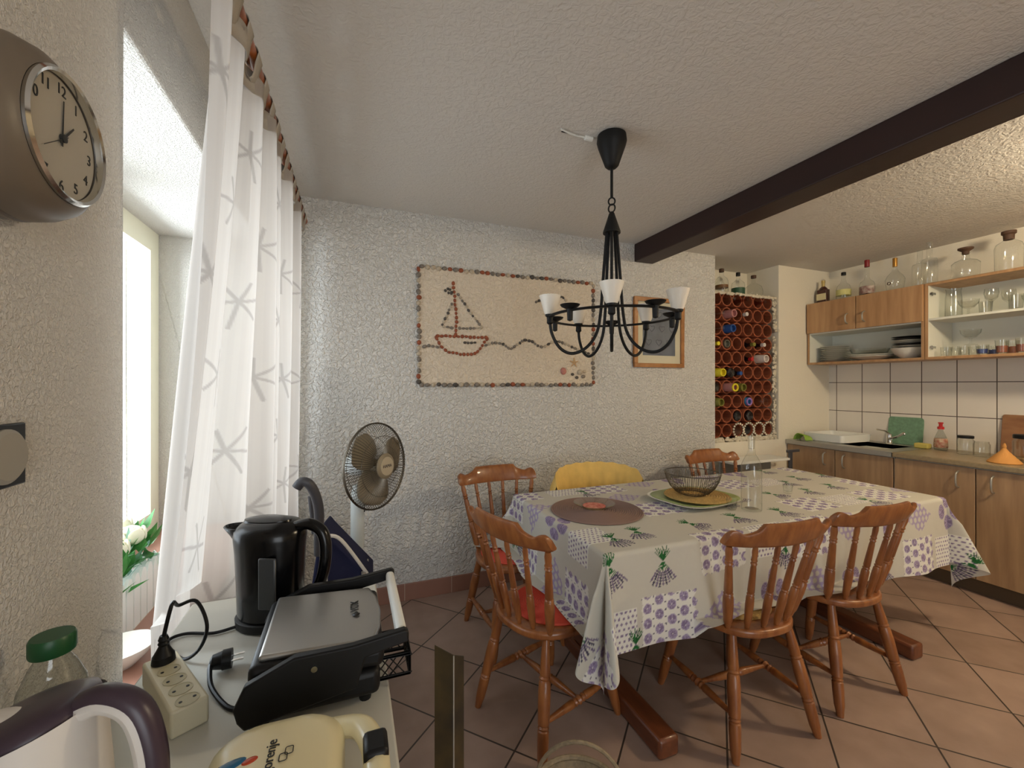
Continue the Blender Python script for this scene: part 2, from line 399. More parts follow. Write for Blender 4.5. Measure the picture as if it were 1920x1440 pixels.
ph = UU*2*PI*9.0 + .7*np.sin(UU*17) + .35*np.sin(VV*3+UU*9)
amp = (.024 + .024*drop*(1-.75*near*np.clip(drop*1.6-.55,0,1)))*(1+.35*np.sin(UU*31+2))
fold = np.sin(ph) + .28*np.sin(2*ph+VV*2)
xx = -.262 + .008*UU - (.126*near + .03*(1-near))*drop**1.15 + fold*amp
yy = ys0 + (ys1-ys0)*UU + .010*np.cos(ph)*drop + .06*near*drop*(1-UU*3).clip(0,1) - .02*drop*(UU>.9)*(UU-.9)*10
xx = np.maximum(xx, WX+.008)
lim = -.386
m_ = (yy < 1.345) & (zz < .86)
xx = np.where(m_, np.minimum(xx, lim), xx)
verts = np.stack([xx, yy, zz], -1).reshape(-1, 3)
idx = np.arange(nu*nv).reshape(nv, nu)
faces = np.stack([idx[:-1,:-1], idx[:-1,1:], idx[1:,1:], idx[1:,:-1]], -1).reshape(-1, 4)
def npmesh(name, verts, faces, cols, mt):
    me = bpy.data.meshes.new(name); me.vertices.add(len(verts)); me.vertices.foreach_set('co', verts.astype(np.float32).ravel())
    me.loops.add(faces.size); me.loops.foreach_set('vertex_index', faces.astype(np.int32).ravel())
    me.polygons.add(len(faces)); me.polygons.foreach_set('loop_start', (np.arange(len(faces))*4).astype(np.int32))
    me.update(calc_edges=True); me.validate()
    a = me.color_attributes.new('pattern', 'FLOAT_COLOR', 'POINT')
    a.data.foreach_set('color', np.concatenate([cols, np.ones((len(cols),1))], 1).astype(np.float32).ravel())
    me.shade_smooth(); me.materials.append(mt)
    o = bpy.data.objects.new(name, me); C.objects.link(o); return o
ccol = np.tile(np.array(lin((186,177,168))), (nu*nv, 1))
# woven stars: cloth coordinates
cu_ = (UU*2.35).ravel(); cv_ = (VV*(zt-zb)).ravel()
star = np.zeros(nu*nv)
for i in range(9):
    for j in range(6):
        cx, cy = .012 + i*.2611, .22 + j*.42 + (.21 if i % 2 else 0); rot = random.uniform(0, 1); rad = .08
        dx, dy = cu_-cx, cv_-cy; near_ = (np.abs(dx) < .1) & (np.abs(dy) < .1)
        r_ = np.hypot(dx, dy)
        for q in range(6):
            a = rot + q*PI/3 + .12*math.sin(q*5)
            d = np.abs(dx*math.sin(a)-dy*math.cos(a)); al = dx*math.cos(a)+dy*math.sin(a)
            star = np.maximum(star, np.where(near_ & (al > 0) & (al < rad*(1 if q % 2 else .8)), np.clip((.0055-d)/.0025, 0, 1), 0))
ccol = ccol*(1-.30*star[:,None])
ccol *= (1 - .03*((cu_*90).astype(int) % 2))[:,None]
cur = npmesh('curtain', verts, faces, ccol, attrmat('sheer_curtain', .9, trans=.30, alpha=.13))
ct = thing('sheer_curtain', 'long off-white sheer curtain with woven star motifs hanging beside the window', 'curtain', (-.262, 1.8, 2.2))
cur.parent = ct; cur.location = (.262, -1.8, -2.2); cur.name = 'drape'
M['tab'] = attrless = mat('curtain_header', (172,164,152), .9, bump=.3, bscale=200)
for i in range(15):
    y = ys0+.03+(ys1-ys0-.06)*i/14; p = rodp(y); b = MB(); wd = .026
    def P(i_, j_, p=p, wd=wd):
        a = 2*PI*i_/16; r = .0225
        z = p.z + math.sin(a)*r if math.sin(a) > 0 else p.z + math.sin(a)*.075
        return Vector((p.x + math.cos(a)*r*(1 if math.sin(a) > -.3 else .7), p.y + (-wd+2*wd*j_/3), z)) - Vector((-.262,1.8,2.2))
    b.grid(P, 16, 4, True); b.build('tab_loop', M['tab'], ct, solid=.0015)
hb = MB(); hb.grid(lambda i,j: Vector((-.2625+.001+.012*UU[0,i*5]+.020*math.sin(ph[0,i*5]) , ys0+(ys1-ys0)*UU[0,i*5], 2.245-.06*j)) - Vector((-.262,1.8,2.2)), nu//5, 2)
hb.build('header_band', M['tab'], ct, solid=.003)

# ------------------------------------------------------------------ window sill things
fp = thing('flower_box', 'white picket flower box with cream roses and green leaves on the window sill', 'planter', (-.66, 1.56, SILL))
b = MB()
for i in range(8):
    x = -.07 + .0 ; yv = -.15 + i*.043
    for xs in (-.075, .072):
        out = [(yv-.018,0),(yv+.018,0),(yv+.018,.13),(yv+.010,.148),(yv,.153),(yv-.010,.148),(yv-.018,.13)]
        b.prism(out, xs, xs+.008, Matrix(((0,0,1,0),(1,0,0,0),(0,1,0,0),(0,0,0,1))))
for i in range(4):
    xv = -.055+i*.036
    for ys in (-.172, .165):
        out = [(xv-.016,0),(xv+.016,0),(xv+.016,.13),(xv,.153),(xv-.016,.13)]
        b.prism(out, ys, ys+.008, Matrix(((1,0,0,0),(0,0,1,0),(0,1,0,0),(0,0,0,1))))
b.box(-.07,.075,-.165,.165,0,.10)
b.build('planter', M['white_plastic'], fp, smooth=0)
leafm = mat('leaf_green', (74,150,70), .5, var=.4, vscale=30); leaf2 = mat('pale_leaf', (150,190,170), .6)
rnd = random.Random(3)
def leaves(n, L, W, m, nm, zc, spread):
    b = MB()
    for _ in range(n):
        a = rnd.uniform(0, 2*PI); el = rnd.uniform(.2, 1.3); base = Vector((rnd.uniform(-.06,.06), rnd.uniform(-.15,.15), zc+rnd.uniform(-.03,.07)))
        d = Vector((math.cos(a)*math.cos(el), math.sin(a)*math.cos(el), math.sin(el)))*L*rnd.uniform(.6,1.1); s_ = d.cross(Vector((0,0,1))).normalized()*W
        up = Vector((0,0,W*.4))
        b.add([base, base+d*.45+s_, base+d, base+d*.45-s_, base+d*.45-up], [(0,1,4),(1,2,4),(2,3,4),(3,0,4)])
    b.build(nm, m, fp, smooth=0)['kind'] = 'stuff'
leaves(170, .09, .016, leafm, 'foliage', .14, 1); leaves(110, .06, .007, leaf2, 'pale_foliage', .15, 1)
rose = mat('cream_petals', (236,232,206), .6)
for (x, y, z) in ((.0,-.09,.275),(.03,.06,.25),(-.03,.13,.26),(.02,-.02,.235)):
    b = MB()
    for ring in range(4):
        for q in range(5):
            a = q*2*PI/5+ring*.6; rr = .008+.0085*ring
            c = Vector((x+math.cos(a)*rr, y+math.sin(a)*rr, z-.003*ring)); 
            b.ball(c, .014+.003*ring, .35, 1, 1, 8, 6, Matrix.Rotation(a,4,'Z'))
    b.build('rose', rose, fp)
bo = MB().lathe([(.03,0),(.034,.004),(.06,.03),(.072,.05),(.069,.051),(.056,.03),(.03,.008),(0,.007)], 28).build('bowl', M['clear_white'])
bo.location = (-.535, 1.33, SILL); tag(bo, 'small white bowl on the window sill below the flower box', 'bowl')

# ------------------------------------------------------------------ white side table on the left
TZ, TX0, TX1, TY0, TY1 = .80, -.378, .068, -.25, 1.30
st = thing('side_table', 'white laminate side table along the left wall carrying the kettles and grills', 'table', (-.15, .6, 0))
MB().box(TX0+.15, TX1+.15, TY0-.6, TY1-.6, TZ-.03, TZ).build('table_top', M['white_table'], st, bevel=.004)
MB().box(TX0+.19, TX1+.11, TY0-.56, TY1-.64, TZ-.11, TZ-.03).build('apron', M['white_table'], st, bevel=.002)
for x in (TX0+.19, TX1+.07):
    for y in (TY0-.56, TY1-.68): MB().box(x, x+.04, y, y+.04, 0, TZ-.11).build('leg', M['white_table'], st, bevel=.002)

# power strip
a_, b_ = Vector((-.336,.985)), Vector((-.228,.800)); d_ = (b_-a_).normalized(); ang = math.atan2(d_.y, d_.x); Ls = .208
ps = thing('power_strip', 'ivory five-way power strip on the white side table', 'power strip', (a_.x, a_.y, TZ), ang)
MB().box(-.005, Ls-.02, -.026, .026, 0, .044).build('housing', M['ivory'], ps, bevel=.004)
for i in range(5):
    x = .022+i*.0375
    b = MB(); b.lathe([(.0168,.0442),(.0168,.0452),(.0152,.0452),(.0152,.0446),(0,.0446)], 24, (x,0,0)); s_ = b.build('socket', mat('socket_ivory', (196,188,156), .5) if i == 0 else M['sock'], ps)
    if i == 0: M['sock'] = s_.data.materials[0]
    for y in (-.0095,.0095): MB().lathe([(.0026,.0446),(.0026,.0452),(0,.0452)], 8, (x+.0*y,y,0)).build('contact_hole', M['black_matt'], s_)

# black kettle
kp = onz(508, 1164, TZ)
kt = thing('electric_kettle', 'glossy black jug kettle standing beside the sheer curtain', 'kettle', (kp.x, kp.y, TZ), R(-24))
def kbody(r0, z): return (r0, z)
MB().lathe([(.058,0),(.068,.003),(.069,.02),(.066,.022)], 40, sx=1.12, sy=.92).build('power_base', M['black_matt'], kt)
KS = 1.0
MB().lathe([(.064,.022),(.066,.03),(.068,.10),(.071,.17),(.074,.205),(.072,.222),(.060,.234),(.040,.241),(0,.243)], 44, sx=1.10, sy=.90).build('body', M['black'], kt, smooth=60)
b = MB(); b.lathe([(.052,.2375),(.050,.243),(.03,.2475),(0,.2485)], 32, (-.006,0,0), sx=1.1, sy=.62); b.build('lid', M['black'], kt)
b = MB()
b.grid(lambda i,j: Vector((-.060-.052*math.cos((i/12-.5)*PI)*(j/5)**1.3, .030*math.sin((i/12-.5)*PI)*(.3+.7*(j/5)), .150+.075*(j/5))), 13, 6)
b.build('spout', M['black'], kt, solid=.003)
hp = smoothpath([(.060,0,.225),(.095,0,.232),(.126,0,.212),(.134,0,.165),(.124,0,.105),(.100,0,.060),(.070,0,.050)], 7)
MB().tube(hp, .013, 12, flat=1.1).build('handle', M['black'], kt)
MB().box(.012,.052,-.0665,-.0600,.06,.175).build('water_gauge', mat('gauge_grey', (58,60,62), .3), kt, bevel=.006)
# its flex and plug end in the strip
pl = MB()
pc = Vector((a_.x, a_.y)) + d_*.022
inv = Matrix.Rotation(R(24),4,'Z')
def tok(p): return inv @ (Vector(p) - Vector((kp.x,kp.y,TZ)))
P0 = Vector((pc.x, pc.y, TZ+.0455))
pl.turned(tok(P0), tok(P0+Vector((0,0,.012))), [(0,.0185),(1,.017)], 20); pl.turned(tok(P0+Vector((0,0,.012))), tok(P0+Vector((0,0,.048))), [(0,.0165),(.4,.009),(.5,.0075),(.6,.009),(.7,.007),(.8,.0085),(1,.006)], 16)
pl.build('plug', M['black_matt'], kt)
pts = [P0+Vector((0,0,.045)), P0+Vector((.01,.01,.10)), onz(335,1135,TZ+.12), onz(368,1127,TZ+.115), onz(388,1172,TZ+.075), onz(375,1215,TZ+.03), onz(345,1236,TZ+.006), onz(318,1215,TZ+.005),onz(318,1199,TZ+.005), onz(350,1188,TZ+.005), onz(400,1187,TZ+.005), onz(440,1176,TZ+.005), kp+Vector((-.060,-.01,.006))]
MB().tube([tok(p) for p in smoothpath(pts, 8)], .0034, 8).build('power_cord', M['black_matt'], kt)

# contact grill: front faces +X
gr = thing('contact_grill', 'silver-lidded black contact grill with a wide bar handle', 'grill', (-.035, .90, TZ))
MB().box(-.125,.085,-.12,.12,.012,.058).build('lower_body', M['black_matt'], gr, bevel=.012, seg=3)
for x in (-.10,.06):
    for y in (-.1,.1): MB().lathe([(.010,0),(.012,.014)], 12, (x,y,0)).build('foot', M['black_matt'], gr)
tilt = Matrix.Rotation(R(3), 4, 'Y')
MB().box(-.125,.088,-.118,.118,.062,.098, tilt).build('upper_body', M['black_matt'], gr, bevel=.012, seg=3)
out = [(-.112,-.105),(.070,-.105),(.083,-.06),(.088,0),(.083,.06),(.070,.105),(-.112,.105)]
MB().prism(out, .097, .108, tilt).build('lid_plate', M['silver'], gr, bevel=.005, seg=3)
for s_ in (-1, 1):
    y0 = s_*.131
    prof_ = [(-.135,.055),(-.120,.088),(-.05,.118),(.04,.118),(.125,.128),(.132,.124),(.132,.106),(.06,.094),(.045,.045),(-.12,.020),(-.130,.034)]
    MB().prism(prof_, y0-.008, y0+.008, Matrix(((1,0,0,0),(0,0,1,0),(0,1,0,0),(0,0,0,1)))).build('arm', M['black_matt'], gr, bevel=.003)
    MB().lathe([(.005,0),(.005,.002),(0,.002)], 12, (-.02,-.1395 if s_<0 else .1395,.095), Matrix.Rotation(R(90*1),4,'X') if s_<0 else Matrix.Rotation(R(-90),4,'X')).build('screw', M['chrome'], gr)
MB().box(.112,.130,-.123,.123,.098,.126).build('bar_handle', M['white_plastic'], gr, bevel=.007, seg=3)
ink = mat('black_ink', (22,22,22), .5)
lg = text('VOX', .023, ink, gr, 'lettering', (.044,.020,.1077), (0,R(3),R(90)), .0004)
b = MB(); b.add([Vector((.046+.007*math.sin(a)*(1 if math.cos(a)<.3 else .5), -.012+.009*math.cos(a), .1080)) for a in [2*PI*i/16 for i in range(16)]], [tuple(range(16))])
b.build('drop_logo', ink, gr, solid=.0006)
# cream sandwich toaster
to = thing('sandwich_toaster', 'cream sandwich toaster with blue and red lamps and lettering', 'toaster', (-.102, .568, TZ), R(0))
def rrect(x0,x1,y0,y1,r,n=6):
    pts=[]
    for (cx,cy,a0) in ((x1-r,y1-r,0),(x0+r,y1-r,90),(x0+r,y0+r,180),(x1-r,y0+r,270)):
        for i in range(n+1):
            a=R(a0+90*i/n); pts.append((cx+r*math.cos(a),cy+r*math.sin(a)))
    return pts
MB().prism(rrect(-.072,.095,-.125,.125,.045), .008,.045).build('lower_shell', M['cream_plastic'], to, bevel=.008, seg=3)
b = MB(); n_=7
lay = [(.0,.048),(.0,.060),(.006,.074),(.016,.084),(.030,.089)]
rings = [rrect(-.072+i_,.095-i_*.7,-.125+i_,.125-i_,.045) for i_,_ in lay]; nn = len(rings[0])
vs = [Vector((x,y,z - .05*max(0,x-.02)*(1 if q>1 else 0))) for q,((i_,z),rg) in enumerate(zip(lay,rings)) for x,y in rg]
fs = [(q*nn+i, q*nn+(i+1)%nn, (q+1)*nn+(i+1)%nn, (q+1)*nn+i) for q in range(len(lay)-1) for i in range(nn)] + [tuple((len(lay)-1)*nn+i for i in range(nn)), tuple(range(nn-1,-1,-1))]
b.add(vs, fs); b.build('lid', M['cream_plastic'], to, smooth=50)
MB().tube(smoothpath([(.075,.105,.055),(.115,.085,.062),(.132,.04,.064),(.134,0,.064),(.132,-.04,.064),(.115,-.085,.062),(.075,-.105,.055)],6), .013, 12, flat=1.3).build('handle', M['cream_plastic'], to)
MB().box(.118,.150,.008,.050,.040,.082).build('clasp', M['black_matt'], to, bevel=.006)
MB().ball((-.038,.043,.0885), .013, 1.5,.6,.2,16,8, Matrix.Rotation(R(20),4,'Z')).build('blue_lamp', mat('blue_lens', (24,92,130), .25), to)
MB().ball((-.0157,.043,.0885), .008, 1.2,.7,.25,16,8, Matrix.Rotation(R(20),4,'Z')).build('red_lamp', mat('red_lens', (184,66,32), .25), to)
text('gorenje', .0175, ink, to, 'lettering', (.0065,.041,.0893), (0,0,R(90)), .0004)
b = MB()
for (x,y) in ((.0285,.043),(.0225,.034)):
    o_ = rrect(x-.0045,x+.0045,y-.006,y+.006,.002,2); b.tube([Vector((p[0],p[1],.0893)) for p in o_], .0006, 4, close=True)
b.build('toast_symbol', ink, to)
# its loose plug and cord
pp = onz(415, 1238, TZ+.02)
def tot(p): return Vector(p) - Vector((-.102,.568,TZ))
b = MB(); ax = (onz(440,1232,TZ+.02)-pp).normalized()
b.turned(tot(pp-ax*.018), tot(pp+ax*.018), [(0,.008),(.1,.013),(.55,.0165),(.56,.018),(1,.018)], 18); b.build('plug', M['black_matt'], to)
side = Vector((-ax.y, ax.x, 0))
for s_ in (-1,1): MB().tube([tot(pp+ax*.018+side*s_*.0095), tot(pp+ax*.038+side*s_*.0095)], .0022, 8).build('pin', M['chrome'], to)
pts = [pp-ax*.016, onz(393,1258,TZ+.016), onz(397,1290,TZ+.008), onz(425,1325,TZ+.005), onz(470,1347,TZ+.005), Vector((-.13,.66,TZ+.008))]
MB().tube([tot(p) for p in smoothpath(pts, 8)], .0042, 8).build('power_cord', M['black_matt'], to)
# small things by the grill
p = onz(500,1210,TZ+.012)
o = MB().turned((0,0,0), (.10,.03,0), [(0,.003),(.05,.007),(.5,.008),(1,.006)], 12).build('knife_handle', M['ivory']); o.location=(p.x,p.y,TZ+.009)
tag(o, 'beige rounded knife handle poking out beside the silver-lidded grill', 'knife')
dt = thing('lattice_rack', 'small black lattice rack jutting over the side table edge under the bar handle', 'rack', (.074,.875,TZ))
b=MB(); [b.box(x0,x1,y0,y1,z0,z1) for (x0,x1,y0,y1) in ((-.05,.036,-.045,-.040),(-.05,.036,.040,.045),(.031,.036,-.040,.040)) for (z0,z1) in ((.001,.006),(.041,.046))]
for yy_ in (-.045,.040): b.box(.031,.036,yy_,yy_+.005,.006,.041).box(-.05,-.045,yy_,yy_+.005,.006,.041); b.build('rim', M['black_matt'], dt, bevel=.002)
b=MB()
for i in range(-4,7):
    y=-.045+i*.015
    for s_ in (1,-1):
        q0=Vector((.033,y,.006)); q1=Vector((.033,y+s_*.03,.041))
        if abs(q1.y)<=.046 and abs(q0.y)<=.046: b.tube([q0,q1],.0012,5)
        for ys_ in (-.0425,.0425):
            q0=Vector((y-.005,ys_,.005)); q1=Vector((y-.005+s_*.03,ys_,.042))
            if -.048<q0.x<.034 and -.048<q1.x<.034: b.tube([q0,q1],.0012,5)
b.build('lattice', M['black_matt'], dt)

# white kettle near the camera
KW = Vector((-.318, .598)); kh = math.atan2(-SY*.93+.15, CY*.93)
wk = thing('electric_kettle', 'off-white jug kettle with a dark purple lid in the near left corner', 'kettle', (KW.x,KW.y,TZ), R(-16)); wk.scale = (.86,.86,.83)
S_=1.0
b=MB()
def kw(i,j):
    prof=[(.078,.0),(.082,.006),(.083,.06),(.080,.14),(.076,.20),(.073,.232),(.0725,.246)]
    r,z=prof[j]; a=2*PI*i/40
    z2=z + (.020*math.cos(a) if j==6 else .012*math.cos(a) if j==5 else 0)
    return Vector((r*math.cos(a), r*math.sin(a)*.95, z2))
b.grid(kw,40,7,True); b.f.append(tuple(range(39,-1,-1)))
b.build('body', M['kettle_white'], wk, smooth=60)
b=MB()
def klid(i,j):
    rr=[.069,.066,.05,.03,.0005][j]; dz=[.0,.010,.018,.022,.023][j]; a=2*PI*i/40
    return Vector((rr*math.cos(a), rr*math.sin(a)*.95, .244+.020*math.cos(a)*rr/.072+dz))
b.grid(klid,40,5,True); b.build('lid', M['purple'], wk, smooth=60)
MB().ball((-.018,-.010,.262), .020, 1.2,.8,.25,16,8).build('lid_button', M['kettle_white'], wk)
hp=smoothpath([(.060,0,.258),(.090,0,.268),(.122,0,.252),(.138,0,.205),(.140,0,.15),(.128,0,.10),(.098,0,.075),(.076,0,.07)],6)
MB().tube(hp,.014,12,flat=1.25).build('handle', M['kettle_white'], wk)
gp_=[]
for i in range(2,len(hp)-8):
    tn=(hp[i+1]-hp[i-1]).normalized(); gp_.append(hp[i]+Vector((tn.z*-1*-1,0,-tn.x*-1))*.0075 if False else hp[i]+Vector((-tn.z,0,tn.x))*.0075)
MB().tube(gp_,.0125,12,rs=[.0125]*(len(gp_)-3)+[.0115,.009,.006],flat=1.25).build('handle_grip', M['purple'], wk)
# bottle with green cap
gb = thing('plastic_bottle', 'clear plastic bottle with a green cap behind the off-white kettle', 'bottle', (-.366,.735,TZ)); gb.scale=(.9,.9,.93)
MB().lathe([(.036,0),(.040,.004),(.040,.15),(.036,.18),(.026,.205),(.0165,.222),(.0155,.232)], 28, sx=1).build('bottle_body', M['pet'], gb)
MB().lathe([(.0245,.224),(.0255,.227),(.0255,.245),(.0235,.249),(0,.2495)], 28).build('cap', M['green_cap'], gb)

# ------------------------------------------------------------------ pushchair
pc_ = thing('folding_pushchair', 'folded navy pushchair with a curved grey handle between curtain and fan', 'pushchair', (-.03, 1.86, 0))
def tp(p): return Vector(p)-Vector((-.03,1.86,0))
hh=[ony(556,915,1.75), ony(566,904,1.75), ony(580,908,1.75), ony(592,930,1.76), ony(598,958,1.77), ony(598,990,1.78), ony(598,1040,1.79)]
MB().tube([tp(p) for p in smoothpath(hh,6)], .018, 12, rs=None).build('handle', M['grey_plastic'], pc_)
hb_=[ony(583,930,1.90), ony(586,960,1.90), ony(590,1000,1.9)]
MB().tube([tp(p) for p in smoothpath(hb_,6)], .012, 10).build('handle', M['grey_plastic'], pc_)
# fabric body: a wedge with the sloping hood
A=[ony(600,985,1.80), ony(612,1000,1.80), ony(690,1078,1.84), ony(692,1230,1.84), ony(570,1230,1.80), ony(584,1090,1.80)]
A2=[p+Vector((.03,.16,0)) for p in A]
b=MB(); n6=len(A); b.add([tp(p) for p in A+A2],[tuple(range(n6)),tuple(range(2*n6-1,n6-1,-1))]+[(i,(i+1)%n6,n6+(i+1)%n6,n6+i) for i in range(n6)])
b.build('seat_fabric', M['navy'], pc_, bevel=.015, seg=3)
MB().tube([tp(ony(x,y,1.79)) for x,y in ((611,1000),(613,1040),(612,1100),(611,1200))], .004, 6).build('piping', M['white_fabric'], pc_)
b=MB(); q=[ony(604,995,1.79),ony(612,1003,1.785),ony(640,1012,1.79),ony(688,1074,1.83),ony(640,1020,1.79),ony(614,1012,1.785)]
b.tube([tp(p)+Vector((0,-.004,0)) for p in smoothpath([q[0],q[1],q[2],q[3]],6)], .007, 8); b.build('hood_trim', M['white_fabric'], pc_)
for (x,y) in ((-.06,-.05),(.10,-.05),(-.06,.1),(.12,.1)):
    MB().tube([(x,y,.07),(x*.8,y*.8,.6)], .009, 8).build('frame_tube', M['steel'], pc_)
    MB().lathe([(.03,-.012),(.06,-.012),(.065,-.006),(.065,.006),(.06,.012),(.03,.012)], 24, (x,y,.065), Matrix.Rotation(R(90),4,'Y'), close=True).build('wheel', M['black_matt'], pc_)

# ------------------------------------------------------------------ pedestal fan
FX, FYY = .035, 2.33; fz = .945
fan = thing('pedestal_fan', 'white pedestal fan with grey-beige blades in a wire cage by the wall', 'fan', (FX,FYY,0))
MB().tube([(0,0,.02),(0,0,.60)], .011, 12).build('pole', M['steel'], fan)
MB().lathe([(.017,.44),(.020,.45),(.020,.50),(.016,.52)], 20).build('height_collar', M['grey_plastic'], fan)
MB().lathe([(.030,.515),(.034,.52),(.034,.76),(.030,.80),(.022,.84)], 24, sx=1, sy=.9).build('control_column', M['fan_white'], fan, smooth=50)
for i in range(4): MB().box(.031,.036,-.012,.012,.70+i*.016,.71+i*.016).build('button', M['black_matt'], fan, bevel=.001)
for i in range(2):
    MB().box(-.24,.24,-.012,.012,0,.022, Matrix.Rotation(R(10+90*i),4,'Z')).build('base_bar', M['fan_white'], fan, bevel=.004)
fd = Vector((.70,-.71,.05)).normalized()
hd = bpy.data.objects.new('fan_head', None); C.objects.link(hd); hd.parent=fan; hd.location=(0,0,fz)
hd.rotation_mode='QUATERNION'; hd.rotation_quaternion = fd.to_track_quat('Z','Y')
def fpart(b,n,m,**k): return b.build(n,m,hd,**k)
fpart(MB().lathe([(.0,-.06),(.045,-.055),(.055,-.02),(.055,.05),(.048,.075),(0,.08)],24), 'motor_housing', M['fan_white'], smooth=50)
FR=.215
b=MB()
for rr,z,t_ in ((FR,.125,.0045),(FR,.131,.003),(.15,.078,.0014),(.15,.172,.0014),(.10,.182,.001)): b.tube([Vector((rr*math.cos(a),rr*math.sin(a),z)) for a in [2*PI*i/60 for i in range(60)]],t_,6,close=True)
for i in range(84):
    a=2*PI*i/84; c_,s_=math.cos(a),math.sin(a)
    pr=[(.045,.187),(.10,.183),(.17,.165),(.20,.148),(FR,.130)]
    b.tube([Vector((r*c_,r*s_,z)) for r,z in pr],.0014,4)
    pr=[(.05,.07),(.12,.070),(.18,.085),(FR,.122)]
    b.tube([Vector((r*c_,r*s_,z)) for r,z in pr],.0014,4)
fpart(b,'wire_cage',M['steel_dark'])
b=MB(); b.lathe([(.0,.100),(.035,.10),(.034,.15),(.0,.155)],24); fpart(b,'blade_hub',M['fan_blade'])
for q in range(3):
    rot=Matrix.Rotation(R(125*1+q*120),4,'Z'); b=MB()
    def bl(i,j,rot=rot):
        t_=i/12; s_=j/8-.5; r=.03+.165*t_
        wd=.052+.115*math.sin(min(1,t_*1.15)*PI*.62)*(1 if t_<.85 else math.sqrt(max(0.02,1-((t_-.85)/.15)**2)))
        an=.35*t_+s_*wd/r*1.05 if r>.04 else s_*1.5
        an=max(-1.0,min(1.0,s_*wd*1.25/max(r,.05)))+.25*t_
        return rot@Vector((r*math.cos(an),r*math.sin(an),.127+.034*s_*(1.2-t_*.5)))
    b.grid(bl,13,9); fpart(b,'blade',M['fan_blade'],solid=.002)
fpart(MB().lathe([(.062,.178),(.064,.186),(.056,.193),(.046,.195)],36),'badge_rim',M['fan_blade'])
fpart(MB().lathe([(.047,.192),(.046,.1965),(0,.1975)],36),'badge',mat('badge_beige',(196,186,164),.4,.3))
th=text('HAMA',.022,mat('badge_ink',(60,56,60),.5),hd,'lettering',(0,0,.1980),(0,0,0),.0004)
# keep the lettering upright on the badge
up=(hd.rotation_quaternion.inverted()@Vector((0,0,1))); th.rotation_euler=(0,0,math.atan2(up.y,up.x)-PI/2)

# ------------------------------------------------------------------ dining chairs
def make_chair(label):
    t = thing('dining_chair', label, 'chair', (0,0,0), 0, 'varnished pine spindle-back chairs round the table')
    # seat: local +Y is the front
    out=[]
    for i in range(40):
        a=2*PI*i/40; c_,s_=math.cos(a),math.sin(a); e=2.6
        x=.205*math.copysign(abs(c_)**(2/e),c_); y=.205*math.copysign(abs(s_)**(2/e),s_)
        if y<0: x*=1-.12*(-y/.205)
        else: x*=1+.04*y/.205
        out.append((x,y))
    MB().prism(out,.412,.443).build('seat',M['pine'],t,bevel=.010,seg=3)
    leg=[(0,.013),(.06,.016),(.10,.019),(.24,.021),(.30,.0205),(.31,.017),(.325,.021),(.34,.017),(.35,.021),(.55,.0235),(.66,.022),(.68,.018),(.695,.022),(.71,.018),(.73,.020),(.9,.0165),(1,.014)]
    for sx in (-1,1):
        for sy in (-1,1):
            MB().turned((sx*.198,sy*.215,0),(sx*.135,sy*.135,.413),leg,16).build('leg',M['pine'],t)
    st_=[(0,.008),(.1,.010),(.30,.0145),(.40,.016),(.42,.012),(.44,.016),(.47,.012),(.5,.018),(.53,.012),(.56,.016),(.58,.012),(.60,.016),(.7,.0145),(.9,.010),(1,.008)]
    for sx in (-1,1):
        MB().turned((sx*.176,-.187,.145),(sx*.176,.187,.145),st_,12).build('side_stretcher',M['pine'],t)
    MB().turned((-.165,0,.145),(.165,0,.145),st_,12).build('cross_stretcher',M['pine'],t)
    # crest rail: curved, raised centre with a step
    def crest_y(x): return -.270+.055*(x/.24)**2
    def top(x):
        u=abs(x)/.245
        if u<.50: return .872
        if u<.58: return .872-.022*((u-.50)/.08)
        if u<.80: return .850-.016*math.sin((u-.58)/.22*PI*.5)
        if u<.93: return .834+.014*math.sin((u-.80)/.13*PI*.5)
        return .848-.014*((u-.93)/.07)**2
    b=MB(); nx=61; sec=10
    def cr_(i,j):
        x=-.245+.49*i/(nx-1); y=crest_y(x); zt_=top(x); zb_=.776+.006*(abs(x)/.245)**2
        u=abs(x)/.245
        if u>.93: zb_+=.008*((u-.93)/.07)**2
        hw=.0135; k_=[(-1,.15),(-1,.85),(-.6,.97),(0,1),(.6,.97),(1,.85),(1,.15),(.6,.03),(0,0),(-.6,.03)][j]
        return Vector((x,y-.030*(k_[1]-.5)+k_[0]*hw, zb_+(zt_-zb_)*k_[1]))
    b.grid(lambda j,i: cr_(i,j), sec, nx, True)
    b.f.append(tuple(range(sec))); b.f.append(tuple((nx-1)*sec+j for j in range(sec-1,-1,-1)))
    b.build('crest_rail',M['pine'],t,smooth=45)
    sp_=[(0,.008),(.04,.009),(.08,.0125),(.30,.0150),(.40,.0140),(.42,.0105),(.435,.0135),(.45,.0105),(.47,.0125),(.75,.010),(.78,.0085),(.80,.0115),(.82,.0085),(.84,.0115),(.86,.009),(.94,.0105),(1,.008)]
    for i in range(6):
        u=(i-2.5)/2.5; x0=u*.155; x1=u*.222
        MB().turned((x0,-.178+.045*u*u,.438),(x1,crest_y(x1)+.014,.782),[(s,r*(1.28 if abs(u)>.9 else 1)) for s,r in sp_],12).build('spindle',M['pine'],t)
    return t
GRP='varnished pine spindle-back chairs round the table'
ch=make_chair('pine chair with a round red seat pad, pulled up to the near left table end')
CHA=(.770,1.595,R(18-90)); ch.location=(CHA[0],CHA[1],0); ch.rotation_euler=(0,0,CHA[2])
CHB=(.835,2.165,R(180+3)); dup(ch,(CHB[0],CHB[1],0),CHB[2],'pine chair against the back wall at the left table end, beside the yellow cloth')
CHE=(1.505,1.325,R(-4)); dup(ch,(CHE[0],CHE[1],0),CHE[2],'pine chair with its back to the camera, nearest one on the near long side')
